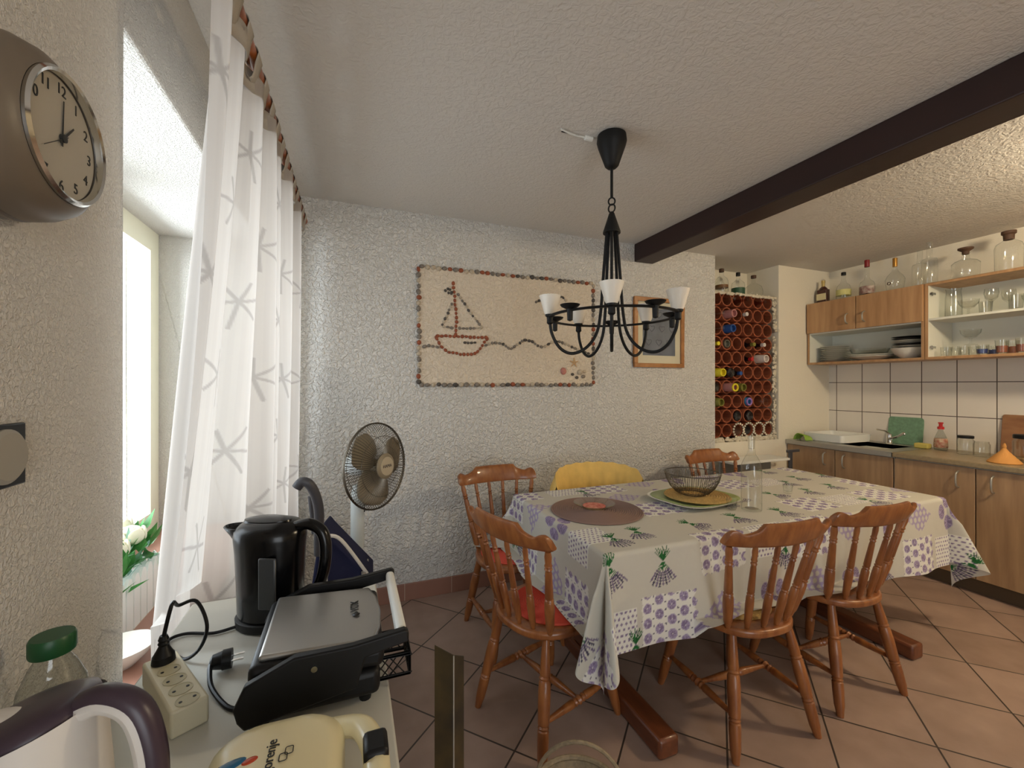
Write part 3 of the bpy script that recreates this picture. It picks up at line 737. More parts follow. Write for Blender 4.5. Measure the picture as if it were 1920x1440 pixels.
CHF=(2.085,1.335,R(-3)); dup(ch,(CHF[0],CHF[1],0),CHF[2],'pine chair with its back to the camera, the one nearer the kitchen units')
CHD=(2.535,2.195,R(180)); dup(ch,(CHD[0],CHD[1],0),CHD[2],'pine chair at the far long side, only its crest showing behind the wire bowl')

def coil(name,label,loc,r0,m,cat,rot=0,group=None,z=.006):
    t=thing(name,label,cat,loc,rot,group)
    prof=[(0,z)]; n=int(r0/.0055)
    for i in range(n):
        r=(i+.5)*r0/n; prof+=[(r-.3*r0/n,z),(r,z+.0016),(r+.3*r0/n,z)]
    prof+=[(r0,z*.6),(r0-.002,.0),(0,0)]
    MB().lathe(prof,56).build('woven_disc',m,t,smooth=50); return t
def disc(name,label,loc,r0,m,cat,group=None,z=.006,n=None):
    prof=[(0,0),(r0-.002,0),(r0,z*.5)]; n=n or int(r0/.0055)
    for i in reversed(range(n)):
        r=(i+.5)*r0/n; prof+=[(r+.3*r0/n,z),(r,z+.0028),(r-.3*r0/n,z)]
    prof+=[(0,z)]
    o=MB().lathe(prof,64).build(name,m,smooth=50); o.location=loc; tag(o,label,cat,group); return o
import math as _m
disc('seat_pad','round red woven pad on the near left pine chair',(CHA[0]+.03,CHA[1]+.0,.4435),.175,M['red_mat'],'seat pad','woven red seat pads')
disc('seat_pad','round red woven pad on the pine chair against the back wall',(CHB[0]-.0,CHB[1]-.0,.4435),.175,M['red_mat'],'seat pad','woven red seat pads')
disc('seat_pad','straw-coloured woven pad on the chair nearest the camera on the long side',(CHE[0]+.0,CHE[1]+.03,.4435),.165,M['straw'],'seat pad')

# chair under the yellow cloth
YC=Vector((1.435,2.14,0))
yc=thing('plastic_chair','round-backed chair hidden under a yellow cloth against the back wall','chair',YC)
MB().prism(rrect(-.22,.22,-.2,.2,.06),.42,.44).build('seat',M['white_plastic'],yc,bevel=.006)
for sx in (-1,1):
    for sy in (-1,1): MB().tube([(sx*.21,sy*.19,0),(sx*.18,sy*.16,.42)],.016,10).build('leg',M['white_plastic'],yc)
def yar(u):   # u in -1..1 along the back
    a=u*R(80); return Vector((.315*math.sin(a), .03+.245*math.cos(a), 0)), .845-.055*abs(u)**2.6-.03*(abs(u)>.9)*(abs(u)-.9)*10
b=MB()
def yb(i,j):
    p,zt_=yar(-1+2*i/24); return p*.97+Vector((0,0,.44+(zt_-.07-.44)*j/4))
b.grid(yb,25,5); b.build('backrest',M['white_plastic'],yc,solid=.008)
yt=thing('yellow_cloth','yellow cotton cloth draped over the round chair back','cloth',YC)
b=MB()
def yd(i,j):
    u=-1.04+2.08*i/90; p,zt_=yar(max(-1,min(1,u))); n_=p.normalized() if p.length else Vector((0,1,0)); n_=Vector((math.sin(u*R(80)),math.cos(u*R(80)),0))
    v=j/24; fl=.012*math.sin(u*14+.5)+.010*math.sin(u*29+1)+.005*math.sin(u*51)
    if v<.5:  # outside (away from table)
        z=zt_-(.5-v)*2*(.36+.03*math.sin(u*9)); off=.020+abs(.5-v)*.05+fl*(.5-v)*2.5
    else:
        z=zt_-(v-.5)*2*(.40+.04*math.sin(u*7)); off=-.020-abs(v-.5)*.02+fl*(v-.5)*2.5
    k_=min(1,abs(v-.5)*14); z+=(1-k_)*.012-.004+.003*math.sin(u*31); off*=k_ if k_<1 else 1
    return p*.99+n_*off+Vector((0,0,z))
b.grid(yd,91,25); b.build('drape',M['yellow_cloth'],yt,solid=.002,smooth=80)

# ------------------------------------------------------------------ dining table and cloth
TXc,TYc,Tz=1.945,1.755,.745; hx,hy=1.075,.445
dtb=thing('dining_table','dark pine trestle table under the lavender-patterned cloth','table',(TXc,TYc,0))
MB().box(-hx+.005,hx-.005,-hy+.005,hy-.005,Tz-.034,Tz-.003).build('table_top',M['pine_dark'],dtb,bevel=.005)
for x in (-.86,.68):
    MB().box(x-.045,x+.045,-.53,.40,.0,.075).build('trestle_foot',M['pine_dark'],dtb,bevel=.012)
    MB().box(x-.03,x+.03,-.13,.13,.075,Tz-.09).build('trestle_post',M['pine_dark'],dtb,bevel=.008)
    MB().box(x-.04,x+.04,-.36,.36,Tz-.09,Tz-.034).build('trestle_bearer',M['pine_dark'],dtb,bevel=.006)
MB().box(-.83,.65,-.02,.02,.20,.30).build('stretcher_board',M['pine_dark'],dtb,bevel=.006)

# cloth pattern -------------------------------------------------
STEP=.0042; hang=.365
gx=np.arange(-hx-hang,hx+hang+1e-6,STEP); gy=np.arange(-hy-hang,hy+hang+1e-6,STEP)
CX,CYY=np.meshgrid(gx,gy); nx_,ny_=len(gx),len(gy)
def cloth_cols(X,Y):
    col=np.empty(X.shape+(3,)); base=np.array(lin((206,202,190))); col[:]=base
    white=np.array(lin((232,230,222))); pur=np.array(lin((138,122,152))); pur2=np.array(lin((172,158,188))); dark=np.array(lin((62,58,76))); grn=np.array(lin((38,92,48)))
    def put(m,c): col[m]=c
    rr=random.Random(11)
    cw,chh=.27,.225
    nxc=int(2*(hx+hang)/cw)+2; nyc=int(2*(hy+hang)/chh)+2
    seq=[1,2,0,4,3,0,1,5,0,2,1,0,3,4]
    for jc in range(nyc):
        for ic in range(nxc):
            x0=-hx-hang-.05+ic*cw; y0=-hy-hang-.04+jc*chh
            ty=seq[(ic*3+jc*5)%len(seq)]
            cx,cy=x0+cw/2+rr.uniform(-.02,.02),y0+chh/2+rr.uniform(-.02,.02)
            i0=max(0,int((cx-.17+hx+hang)/STEP)); i1=min(nx_,int((cx+.17+hx+hang)/STEP)+1)
            j0=max(0,int((cy-.17+hy+hang)/STEP)); j1=min(ny_,int((cy+.17+hy+hang)/STEP)+1)
            if i0>=i1 or j0>=j1: continue
            x=X[j0:j1,i0:i1]-cx; y=Y[j0:j1,i0:i1]-cy; sub=col[j0:j1,i0:i1]
            if ty==1:    # lace block with medallions
                e=.004*np.sin(x*160)+.004*np.sin(y*150); m=(np.abs(x)<.120+e)&(np.abs(y)<.095+e); sub[m]=white
                s=.054; r_=np.hypot((x+s*.25)%s-s/2,((y+np.where((np.floor((x+s*.25)/s)%2)==0,s/2,0))%s)-s/2)
                an=np.arctan2(((y)%s)-s/2,((x)%s)-s/2)
                q_=(np.arctan2(y,x)*0+r_); sub[m&(r_<.0195)]=pur2; sub[m&(r_<.0165)&((r_*520)%1<.55)]=pur; sub[m&(r_<.002)]=white
                r2=np.hypot(((x*1.0+s/2)%(s/2))-s/4,((y+s/2)%(s/2))-s/4); sub[m&(r_>.018)&(r2<.0032)]=dark*1.6
            elif ty==2:  # purple net diamond
                m=(np.abs(x)/.115+np.abs(y)/.080)<1; s=.034; xr=(x)/s; yr=(y)/(s*.87); xo=xr+.5*(np.floor(yr)%2)
                r_=np.hypot((xo%1)-.5,((yr%1)-.5)*.87); sub[m&(r_>.34)]=pur2
            elif ty==3:  # four petals
                for (px,py) in ((0,.055),(0,-.06),(.045,0),(-.045,0)):
                    q=((x-px)/.026)**2+((y-py)/.040)**2; sub[q<1]=pur2; rg=np.sqrt(q); sub[(q<.85)&((rg*6)%1<.55)]=pur*.9
            elif ty==4:  # small dot lace
                m=(np.abs(x)<.11)&(np.abs(y)<.08); sub[m]=white; s=.020
                r_=np.hypot(((x+.5*s*(np.floor(y/s)%2))%s)-s/2,(y%s)-s/2); sub[m&(r_<.0052)]=pur
            if ty in (0,5,4):
                bx,by=(0,0) if ty!=4 else (.10,-.05)
                dirn=rr.uniform(-.5,.5)-PI/2
                for q in range(9):
                    a=dirn+PI+(q-4)*.20; L=.042+.016*rr.random()
                    d=np.abs((x-bx)*math.sin(a)-(y-by)*math.cos(a)); al=(x-bx)*math.cos(a)+(y-by)*math.sin(a)
                    sub[(d<.0021)&(al>0)&(al<L)]=grn*(.8+.9*rr.random())
                for q in range(9):
                    a=dirn+(q-4)*.17; L=.085+.018*rr.random(); wv=.0034
                    d=np.abs((x-bx)*math.sin(a)-(y-by)*math.cos(a)); al=(x-bx)*math.cos(a)+(y-by)*math.sin(a)
                    sub[(d<.0013)&(al>.006)&(al<L*.5)]=grn*1.3
                    mm=(d<wv*(1+.5*np.sin(al*600)))&(al>=L*.42)&(al<L); sub[mm]=dark*1.5 if q%2 else pur*.75
    return col
cc=cloth_cols(CX,CYY).reshape(-1,3)
dx=np.maximum(np.abs(CX)-hx,0)*np.sign(CX); dy=np.maximum(np.abs(CYY)-hy,0)*np.sign(CYY)
ex=np.clip(CX,-hx,hx); ey=np.clip(CYY,-hy,hy)
dd=np.hypot(dx,dy); th_=np.arctan2(np.abs(dy),np.abs(dx)+1e-12)
nxv=np.where(dd>0,dx/np.maximum(dd,1e-9),0); nyv=np.where(dd>0,dy/np.maximum(dd,1e-9),0)
corner=(np.abs(dx)>0)&(np.abs(dy)>0)
Rr=.016
hh_=np.where(dd<Rr*PI/2,Rr*np.sin(dd/Rr),Rr); vv_=np.where(dd<Rr*PI/2,Rr*(1-np.cos(dd/Rr)),Rr+dd-Rr*PI/2)
par=np.where(np.abs(dy)>0,ex,ey)
tdist=np.minimum(hx-np.abs(ex),hy-np.abs(ey)); edge_par=np.where(np.abs(dy)>0,hx-np.abs(ex),hy-np.abs(ey))
fade=np.clip(edge_par/.25,0,1)
wave=(.035*np.sin(par*8.3+1.0)+.022*np.sin(par*17+.4))*fade+.05
out_=hh_+dd*np.where(corner,.05,wave)
tri=np.where(corner,np.abs(np.sin(2*th_))*0+np.sin(np.clip(th_,0,PI/2)*4)**2,0)
out_=out_+np.where(corner,tri*dd*.36*np.clip(dd/.15,0,1),0)
zc_=-vv_*np.where(corner,.965-.03*tri,1.0)
# after folding, the outward direction of the corner sweep stays close to the corner post
px_=ex+nxv*out_; py_=ey+nyv*out_
WXc=TXc+px_; WYc=TYc+py_; WZc=Tz+.002+zc_
# where the hem meets a chair seat it lies on it
for (cx,cy,_r) in (CHA,CHE,CHF,CHB,CHD,(YC.x,YC.y,0)):
    r_=np.hypot(WXc-cx,WYc-cy); ztop=.4565
    m=(r_<.275)&(WZc<ztop)
    exx=np.where(m,ztop-WZc,0)
    WXc=WXc+nxv*exx*.9; WYc=WYc+nyv*exx*.9; WZc=np.where(m,ztop+.0008*np.sin(exx*40),WZc)
vts=np.stack([WXc-TXc,WYc-TYc,WZc-Tz],-1).reshape(-1,3)
idx=np.arange(nx_*ny_).reshape(ny_,nx_); fcs=np.stack([idx[:-1,:-1],idx[:-1,1:],idx[1:,1:],idx[1:,:-1]],-1).reshape(-1,4)
tcl=npmesh('tablecloth',vts,fcs,cc,attrmat('printed_cotton',.85,trans=.12,bump=.35)); tcl.location=(TXc,TYc,Tz)
tag(tcl,'cream tablecloth printed with lavender sprigs and purple lace squares on the dining table','tablecloth')

TT=Tz+.0035
# placemat and dish
p=onz(1118,957,TT)
disc('placemat','round brown woven placemat on the left end of the tablecloth',(p.x,p.y,TT),.222,M['brown_mat'],'placemat',n=22,z=.004)
gd=thing('glass_dish','shallow clear glass dish with a red patterned base on the brown placemat','dish',(p.x+.01,p.y+.035,TT+.007))
MB().lathe([(.060,0),(.064,.002),(.098,.018),(.102,.022),(.099,.022),(.062,.006),(0,.005)],40).build('dish_body',M['glass'],gd)
MB().lathe([(.0,.0055),(.056,.0055),(.056,.0068),(0,.0068)],36).build('red_pattern',mat('red_print',(176,58,44),.5,var=.6,vscale=60,rgb2=(214,150,130)),gd)
# green plate, trivet, wire bowl
p=onz(1302,938,TT)
gp=thing('serving_plate','large square green serving plate with a white rim in the table centre','plate',(p.x,p.y,TT),R(8))
def sq(r,z,n=48,e=3.4):
    return [Vector((r*math.copysign(abs(math.cos(a))**(2/e),math.cos(a)),r*.82*math.copysign(abs(math.sin(a))**(2/e),math.sin(a)),z)) for a in [2*PI*i/n for i in range(n)]]
def sqloft(levels,nm,m,par,n=48):
    b=MB(); vs=[]; 
    for r,z in levels: vs+=sq(r,z,n)
    fs=[(q*n+i,q*n+(i+1)%n,(q+1)*n+(i+1)%n,(q+1)*n+i) for q in range(len(levels)-1) for i in range(n)]
    fs.append(tuple(range(n-1,-1,-1))); fs.append(tuple((len(levels)-1)*n+i for i in range(n)))
    b.add(vs,fs); return b.build(nm,m,par,smooth=50)
b=MB(); n=48; vs=sq(.2135,.0242)+sq(.15,.0125)+sq(.01,.0120); b.add(vs,[(q*n+i,q*n+(i+1)%n,(q+1)*n+(i+1)%n,(q+1)*n+i) for q in range(2) for i in range(n)]+[tuple(2*n+i for i in range(n))]); 
b.build('green_glaze',mat('green_glaze',(160,174,112),.3,var=.2,vscale=40),gp,solid=.001)
b=MB(); lv=[(.13,0),(.14,.002),(.225,.020),(.228,.024),(.222,.024),(.150,.0098),(.0,.0096)]
vs=[]; 
for r,z in lv: vs+=sq(max(r,.0005),z)
b.add(vs,[(q*n+i,q*n+(i+1)%n,(q+1)*n+(i+1)%n,(q+1)*n+i) for q in range(len(lv)-1) for i in range(n)]+[tuple(range(n-1,-1,-1))]); b.build('plate_body',M['clear_white'],gp,smooth=50)
disc('trivet','round straw trivet lying on the green plate',(p.x+.005,p.y-.012,TT+.0255),.165,M['straw'],'trivet',n=13,z=.006)
wb=thing('wire_bowl','silver wire fruit bowl standing on the straw trivet','bowl',(p.x-.005,p.y+.01,TT+.0335))
b=MB()
for rr,z,t_ in ((.062,.002,.0022),(.070,.012,.0014),(.140,.112,.0026)): b.tube([Vector((rr*math.cos(a),rr*math.sin(a),z)) for a in [2*PI*i/48 for i in range(48)]],t_,6,close=True)
b.build('rings',M['steel_dark'],wb)
b=MB()
for i in range(40):
    a=2*PI*i/40; a2=a+PI/40*.9
    pr=[(.062,.002),(.085,.012),(.112,.040),(.130,.075),(.1385,.108)]
    for aa in (a,a2): b.tube([Vector((r*math.cos(aa),r*math.sin(aa),z)) for r,z in pr],.0012,5)
b.build('wire_loops',M['steel_dark'],wb)
# bottle and shot glasses
p=onz(1409,956,TT)
def bottle(name,label,loc,prof,gm,cap=None,capm=None,lab=None,labm=None,cat='bottle',group=None,sx=1,sy=1,rot=0,n=28):
    t=thing(name,label,cat,loc,rot,group)
    MB().lathe(prof,n,sx=sx,sy=sy).build('glass_body',gm,t,smooth=50)
    if cap: MB().lathe([(cap[0],cap[1]),(cap[0]*1.02,cap[1]+.002),(cap[0]*1.02,cap[2]-.002),(cap[0]*.9,cap[2]),(0,cap[2])],20).build('cap',capm,t)
    if lab: 
        r,z0,z1=lab; MB().grid(lambda i,j: Vector((r*sx*math.cos(2*PI*i/28),r*sy*math.sin(2*PI*i/28),z0+(z1-z0)*j)),28,2,True).build('label',labm,t)
    return t
bottle('glass_bottle','tall clear glass bottle standing empty on the tablecloth beside the green plate',(p.x,p.y,TT),[(.030,.008),(.0,.012),(.030,.008),(.043,.001),(.0455,.006),(.0455,.205),(.043,.225),(.030,.255),(.0175,.275),(.0145,.30),(.0145,.348),(.017,.350),(.017,.360),(.0135,.361),(.0125,.30)],M['glass'])
def shot(label,loc,group):
    t=thing('shot_glass',label,'glass',loc,0,group)
    MB().lathe([(.0,.0),(.019,.001),(.020,.004),(.0255,.052),(.0245,.052),(.0185,.012),(0,.011)],28).build('glass_body',M['glass'],t); return t
p=onz(1372,955,TT); shot('small shot glass in front of the green plate',(p.x,p.y,TT),'shot glasses on the tablecloth')
p=onz(1477,925,TT); shot('small shot glass alone right of the tall bottle',(p.x,p.y,TT),'shot glasses on the tablecloth')

# ------------------------------------------------------------------ chandelier
CHX,CHY=1.075,1.575
cl=thing('chandelier','black wrought iron ring chandelier with frosted glass cups over the table','chandelier',(CHX,CHY,H),math.atan2(-CHY,-CHX))
def zc(z): return z-H
MB().lathe([(.055,0),(.062,-.004),(.065,-.03),(.060,-.05),(.030,-.135),(.020,-.145),(.010,-.15)],36).build('ceiling_canopy',M['iron'],cl,smooth=50)
MB().tube([(0,0,-.145),(0,0,-.275)],.0065,10).build('rod',M['iron'],cl)
b=MB(); b.tube([Vector((0,.014*math.cos(a),-.291+.016*math.sin(a))) for a in [2*PI*i/20 for i in range(20)]],.0035,8,close=True)
b.tube([Vector((.014*math.cos(a)*.4,.014*math.cos(a),-.322+.018*math.sin(a))) for a in [2*PI*i/20 for i in range(20)]],.0035,8,close=True); b.build('chain_link',M['iron'],cl)
MB().lathe([(.008,-.338),(.012,-.345),(.038,-.425),(.038,-.432),(.030,-.430)],28).build('hub_cone',M['iron'],cl)
RG=.275; zr=1.658-H
MB().tube([Vector((RG*math.cos(a),RG*math.sin(a),zr)) for a in [2*PI*i/72 for i in range(72)]],.0055,8,close=True,flat=2.0).build('ring',M['iron'],cl)
for q in range(5):
    rt=Matrix.Rotation(2*PI*q/5,4,'Z')
    pts=smoothpath([(.022,0,-.428),(.036,0,-.60),(.050,0,zr+.02),(.070,0,zr-.075),(.118,0,zr-.137),(.18,0,zr-.160),(.232,0,zr-.135),(.266,0,zr-.075),(RG,0,zr-.02)],6)
    arm=MB().tube([rt@p for p in pts],.0068,10).build('arm',M['iron'],cl)
    cpos=rt@Vector((RG,0,0))
    MB().lathe([(.007,zr-.035),(.014,zr-.028),(.013,zr-.004),(.020,zr+.002),(.021,zr+.010)],20,cpos).build('lamp_socket',M['iron'],cl)
    MB().lathe([(.020,zr+.008),(.026,zr+.018),(.036,zr+.055),(.047,zr+.090),(.0445,zr+.0895),(.033,zr+.055),(.022,zr+.018),(0,zr+.014)],28,cpos).build('glass_shade',M['frost'],cl)
    r2=Matrix.Rotation(2*PI*(q+.5)/5,4,'Z'); c2=r2@Vector((RG,0,0))
    MB().lathe([(0,zr-.045),(.011,zr-.040),(.012,zr-.005),(.014,zr+.004),(.034,zr+.014),(.040,zr+.022),(.038,zr+.023),(.012,zr+.012),(0,zr+.012)],24,c2).build('candle_pan',M['iron'],cl)
# white cable stub on the ceiling
ce=thing('ceiling_cable','short white cable and clip running to the chandelier canopy','cable',(CHX-.14,CHY,H))
q0=onz(1052,242,H-.006)-Vector((CHX-.14,CHY,H)); q1=onz(1098,258,H-.006)-Vector((CHX-.14,CHY,H)); q2=onz(1120,264,H-.008)-Vector((CHX-.14,CHY,H))
MB().tube(smoothpath([q0,(q0+q1)/2+Vector((0,.008,0)),q1],5),.004,8).build('cable',M['white_plastic'],ce)
MB().tube([q0+Vector((.01,.015,0)),q1],.0025,6).build('cable',M['black_matt'],ce)
MB().tube([q1-Vector((.004,0,0)),(q1+q2)/2+Vector((.004,0,0))],.012,8).build('clip',M['white_plastic'],ce,bevel=.002)

# ------------------------------------------------------------------ pebble mosaic on the back wall
mo=thing('pebble_mosaic','sand-coloured wall panel edged in pebbles with a pebble sailing boat','mosaic',(.408,BY,1.362),(R(90),0,0))
PW,PH=1.285,.755
MB().box(0,PW,0,PH,0,.008).build('sand_panel',stucco('sand_render',(224,210,190),48,.75,.0075),mo,smooth=0)
pebcols=[mat('pebble_grey',(134,124,112),.6,var=.3,vscale=40),mat('pebble_cream',(196,180,156),.6,var=.2,vscale=40),mat('pebble_brick',(158,84,52),.7,var=.3,vscale=40),mat('pebble_dark',(84,78,72),.6,var=.3,vscale=40)]
def pebbles(path,s,mats,name,wts,jit=.15,step=None,closed=False):
    """one mesh with a stone colour per slot"""
    b=MB(); P=[Vector((x,y,0)) for x,y in path]; 
    if closed: P.append(P[0])
    mi=[]; rr=random.Random(len(path)*7+int(s*1e4)+len(name))
    for a,c in zip(P[:-1],P[1:]):
        L=(c-a).length; n=max(1,round(L/(s*1.55))); d=(c-a).normalized(); an=math.atan2(d.y,d.x)
        for i in range(n):
            q=a+(c-a)*((i+.5)/n); f0=len(b.f)
            q=q+Vector((-d.y,d.x,0))*s*rr.uniform(-jit,jit); q.z=.010
            b.ball(q,s,L/n/s*.5*rr.uniform(.85,1.08),rr.uniform(.42,.62)*1.2,.55,8,6,Matrix.Rotation(an+rr.uniform(-.15,.15),4,'Z'))
            mi+= [rr.choices(range(len(mats)),wts)[0]]*(len(b.f)-f0)
    o=b.build(name,None,mo,smooth=60)
    for m in mats: o.data.materials.append(m)
    if len(o.data.polygons)==len(mi): o.data.polygons.foreach_set('material_index',mi)
    else:
        per=len(o.data.polygons)/max(1,len(mi)); 
        for k_,pg in enumerate(o.data.polygons): pg.material_index=mi[min(len(mi)-1,int(k_/per))]
    return o
pebbles([(0,0),(PW,0),(PW,PH),(0,PH)],.0235,pebcols,'pebble_border',[4,3,3,1],closed=True)
def mp(px,py):
    q=ony(px,py,BY); return (q.x-.408,q.z-1.362)
pebbles([mp(816,630),mp(914,633),mp(893,663),mp(866,665),mp(838,660),mp(824,648)],.018,[pebcols[2]],'hull',[1],closed=True)
pebbles([mp(849,528),mp(852,560),mp(855,600),mp(854,632)],.018,[pebcols[2]],'mast',[1])
pebbles([mp(857,550),mp(880,585),mp(904,616),mp(858,616)],.0155,pebcols,'sail',[2,3,0,1]); pebbles([mp(848,568),mp(838,590),mp(828,612),mp(850,616)],.0155,pebcols,'sail',[2,3,0,1])
pebbles([mp(832,547),mp(842,541),mp(848,551),mp(838,550)],.015,[pebcols[3]],'flag',[1])
pebbles([mp(791,652),mp(800,648),mp(815,650),mp(824,652)],.017,pebcols,'wave_line',[3,1,0,2])
pebbles([mp(908,649),mp(925,642),mp(940,644),mp(955,655),mp(972,645),mp(980,638),mp(995,639),mp(1010,650),mp(1018,651),mp(1030,643),mp(1045,640),mp(1062,647),mp(1080,655),mp(1105,664)],.017,pebcols,'wave_line',[3,1,0,2])
pebbles([mp(868,643),mp(880,643),mp(893,643)],.014,[pebcols[3]],'portholes',[1])
pebbles([mp(1002,568),mp(1012,563),mp(1025,572),mp(1036,560),mp(1052,556),mp(1062,566)],.015,pebcols,'gull',[2,1,0,2])
b=MB(); sx_,sy_=mp(1075,680)
for q in range(5):
    a=q*2*PI/5+.3; b.tube([Vector((sx_,sy_,.013)),Vector((sx_+math.cos(a)*.036,sy_+math.sin(a)*.036,.010))],.006,6,rs=[.008,.003])
b.build('starfish',mat('starfish_tan',(196,160,116),.8),mo)
x,y=mp(1055,696); MB().ball((x,y,.012),.024,1,1.1,.5,16,8).build('seashell',mat('pink_shell',(196,128,116),.5,var=.3,vscale=60),mo)
for (px,py,rr,c) in ((1086,698,.022,1),(1072,702,.012,3),(1080,708,.013,3),(1092,706,.016,0),(1094,697,.014,1)):
    x,y=mp(px,py); MB().ball((x,y,.012),rr,1.1,.9,.6,12,7).build('seashell',pebcols[c],mo)

# framed drawing
fq0=ony(1187,556,BY); fx0=fq0.x; 
fr=thing('framed_picture','oak-framed blue-grey drawing in a cream mount left of the wine rack','picture',(2.057,BY-.004,1.50),(R(90),0,0))
W_,H_=.488,.552; oak=woodmat('oak_frame',(178,122,66),(150,96,48),(3,3,3))
b=MB(); t=.032
for (x0,x1,y0,y1) in ((0,W_,0,t),(0,W_,H_-t,H_),(0,t,t,H_-t),(W_-t,W_,t,H_-t)): b.box(x0,x1,y0,y1,0,.022)
b.build('frame',oak,fr,bevel=.003)
MB().box(t,W_-t,t,H_-t,.004,.008).build('mount',mat('cream_mount',(218,208,182),.8),fr,smooth=0)
MB().box(.085,W_-.085,.095,H_-.085,.008,.0095).build('drawing',mat('blue_grey_paper',(112,118,132),.8,var=.35,vscale=10),fr,smooth=0)
b=MB(); rr=random.Random(5)
for i in range(3):
    for j in range(3):
        cx,cy=.14+.10*i+.03*(j%2),.20+.11*j
        b.tube([Vector((cx+.028*math.sin(a)**3, cy+.028*(.81*math.cos(a)-.31*math.cos(2*a)-.12*math.cos(3*a)),.0100)) for a in [2*PI*k_/24 for k_ in range(24)]],.0016,4,close=True)
b.build('hearts',mat('drawing_ink',(70,74,88),.8),fr)
MB().box(t,W_-t,t,H_-t,.0125,.0135).build('glazing',M['pane'],fr,smooth=0)

# ------------------------------------------------------------------ wine rack of clay pipes in the niche
wr=thing('wine_rack','terracotta pipe wine rack built into the wall niche','wine rack',(NX0,BY,NZ))
CP=.1235; 
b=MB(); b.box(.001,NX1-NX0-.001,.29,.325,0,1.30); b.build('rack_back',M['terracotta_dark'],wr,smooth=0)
def tube_c(c,r): return (.040+CP*c+.0, .098+.127*(9-r))
proto=None
for r in range(10):
    for c in range(6):
        x,z=tube_c(c,r)
        if proto is None:
            proto=MB().lathe([(.0515,0),(.061,0),(.062,.004),(.062,.27),(.0515,.27)],10,M=Matrix.Rotation(R(-90),4,'X')@Matrix.Rotation(R(18),4,'Z'),close=True).build('clay_pipe',M['terracotta'],wr,smooth=20); o=proto
            proto.location=(x,.022,z)
        else:
            o=proto.copy(); C.objects.link(o); o.parent=wr; o.location=(x,.022+.004*((c*7+r*3)%3),z)
b=MB(); rr=random.Random(2)
for _ in range(150):
    x=rr.uniform(.01,.75); b.ball((x,.012+rr.uniform(0,.01),rr.uniform(.004,.034)),rr.uniform(.010,.018),1.2,.8,.8,7,5)
for _ in range(150):
    x=rr.uniform(.722,.755); b.ball((x,.018+rr.uniform(0,.01),rr.uniform(.02,1.28)),rr.uniform(.008,.014),1,.8,1.1,7,5)
for _ in range(120):
    x=rr.uniform(.01,.75); b.ball((x,.02,1.285+rr.uniform(0,.016)),rr.uniform(.008,.014),1.2,.8,.8,7,5)
for c in range(2,6):
    x,z=tube_c(c,9)
    for k_ in range(15): a=2*PI*k_/15; b.ball((x+math.cos(a)*.060,.014,z+math.sin(a)*.060),.010,1,.8,1,7,5)
o=b.build('pebble_fill',M['pebble_white'],wr); o['kind']='stuff'
MB().box(.001,NX1-NX0-.001,.02,.32,1.292,1.304).build('rack_top',M['pebble_white'],wr,smooth=0)
# bottles lying in the pipes: axis towards the room
cols={'clear':M['glass'],'pink':M['glass_pink'],'dark':mat('dark_bottle_glass',(20,16,20),.2,coat=.4),'red':mat('red_capsule',(190,44,44),.4),'yellow':mat('yellow_wrap',(222,204,40),.6),'blue':mat('blue_wrap',(40,84,150),.6),'olive':mat('olive_wrap',(128,124,50),.6),'pinkw':mat('pink_wrap',(186,128,124),.6),'white':mat('white_paper',(214,204,196),.8),'lilac':mat('lilac_wrap',(150,120,190),.6),'silver':mat('silver_foil',(150,150,140),.3,.8),'teal':mat('teal_blue_wrap',(60,140,190),.6)}
rowname=['top','second','third','fourth','fifth','sixth','seventh','eighth','ninth','bottom']; colname=['first','second','third','fourth','fifth','sixth']
Mn=Matrix.Rotation(R(90),4,'X')
def rackbottle(c,r,body,cap,desc,out=.06,kind='neck'):
    x,z=tube_c(c,r); loc=(NX0+x,BY+.03,NZ+z)
    t=thing('wine_bottle' if kind=='neck' else 'wrapped_bottle','%s, %s row, %s pipe of the clay rack'%(desc,rowname[r],colname[c]),'bottle',loc,0,'bottles lying in the clay pipe rack')
    if kind=='neck':   # neck towards the room
        MB().lathe([(.036,-.22),(.040,-.215),(.040,-.06),(.030,-.03),(.014,.0),(.0135,out-.004),(.016,out-.002),(.016,out+.01),(.0,out+.01)],18,(0,0,-.008),Mn).build('glass_body',cols[body],t)
        if cap: MB().lathe([(.0165,out-.02),(.0172,out-.018),(.0172,out+.012),(0,out+.013)],16,(0,0,-.008),Mn).build('capsule',cols[cap],t)
    elif kind=='base': # base towards the room
        MB().lathe([(.0,-.24),(.012,-.24),(.013,-.17),(.040,-.12),(.043,-.11),(.043,out-.005),(.038,out),(.02,out-.006),(0,out-.008)],20,(0,0,-.004),Mn).build('glass_body',cols[body],t)
    else:              # paper or foil roll
        MB().lathe([(.030,-.20),(.037,-.10),(.037,out*.3),(.033,out),(.026,out),(.026,out-.03),(0,out-.03)],20,(0,0,-.004),Mn).build('wrap',cols[body],t)
        if cap: MB().lathe([(.035,out-.006),(.035,out+.004),(.022,out+.004),(.022,out-.006)],20,(0,0,-.004),Mn,close=True).build('wrap_rim',cols[cap],t)
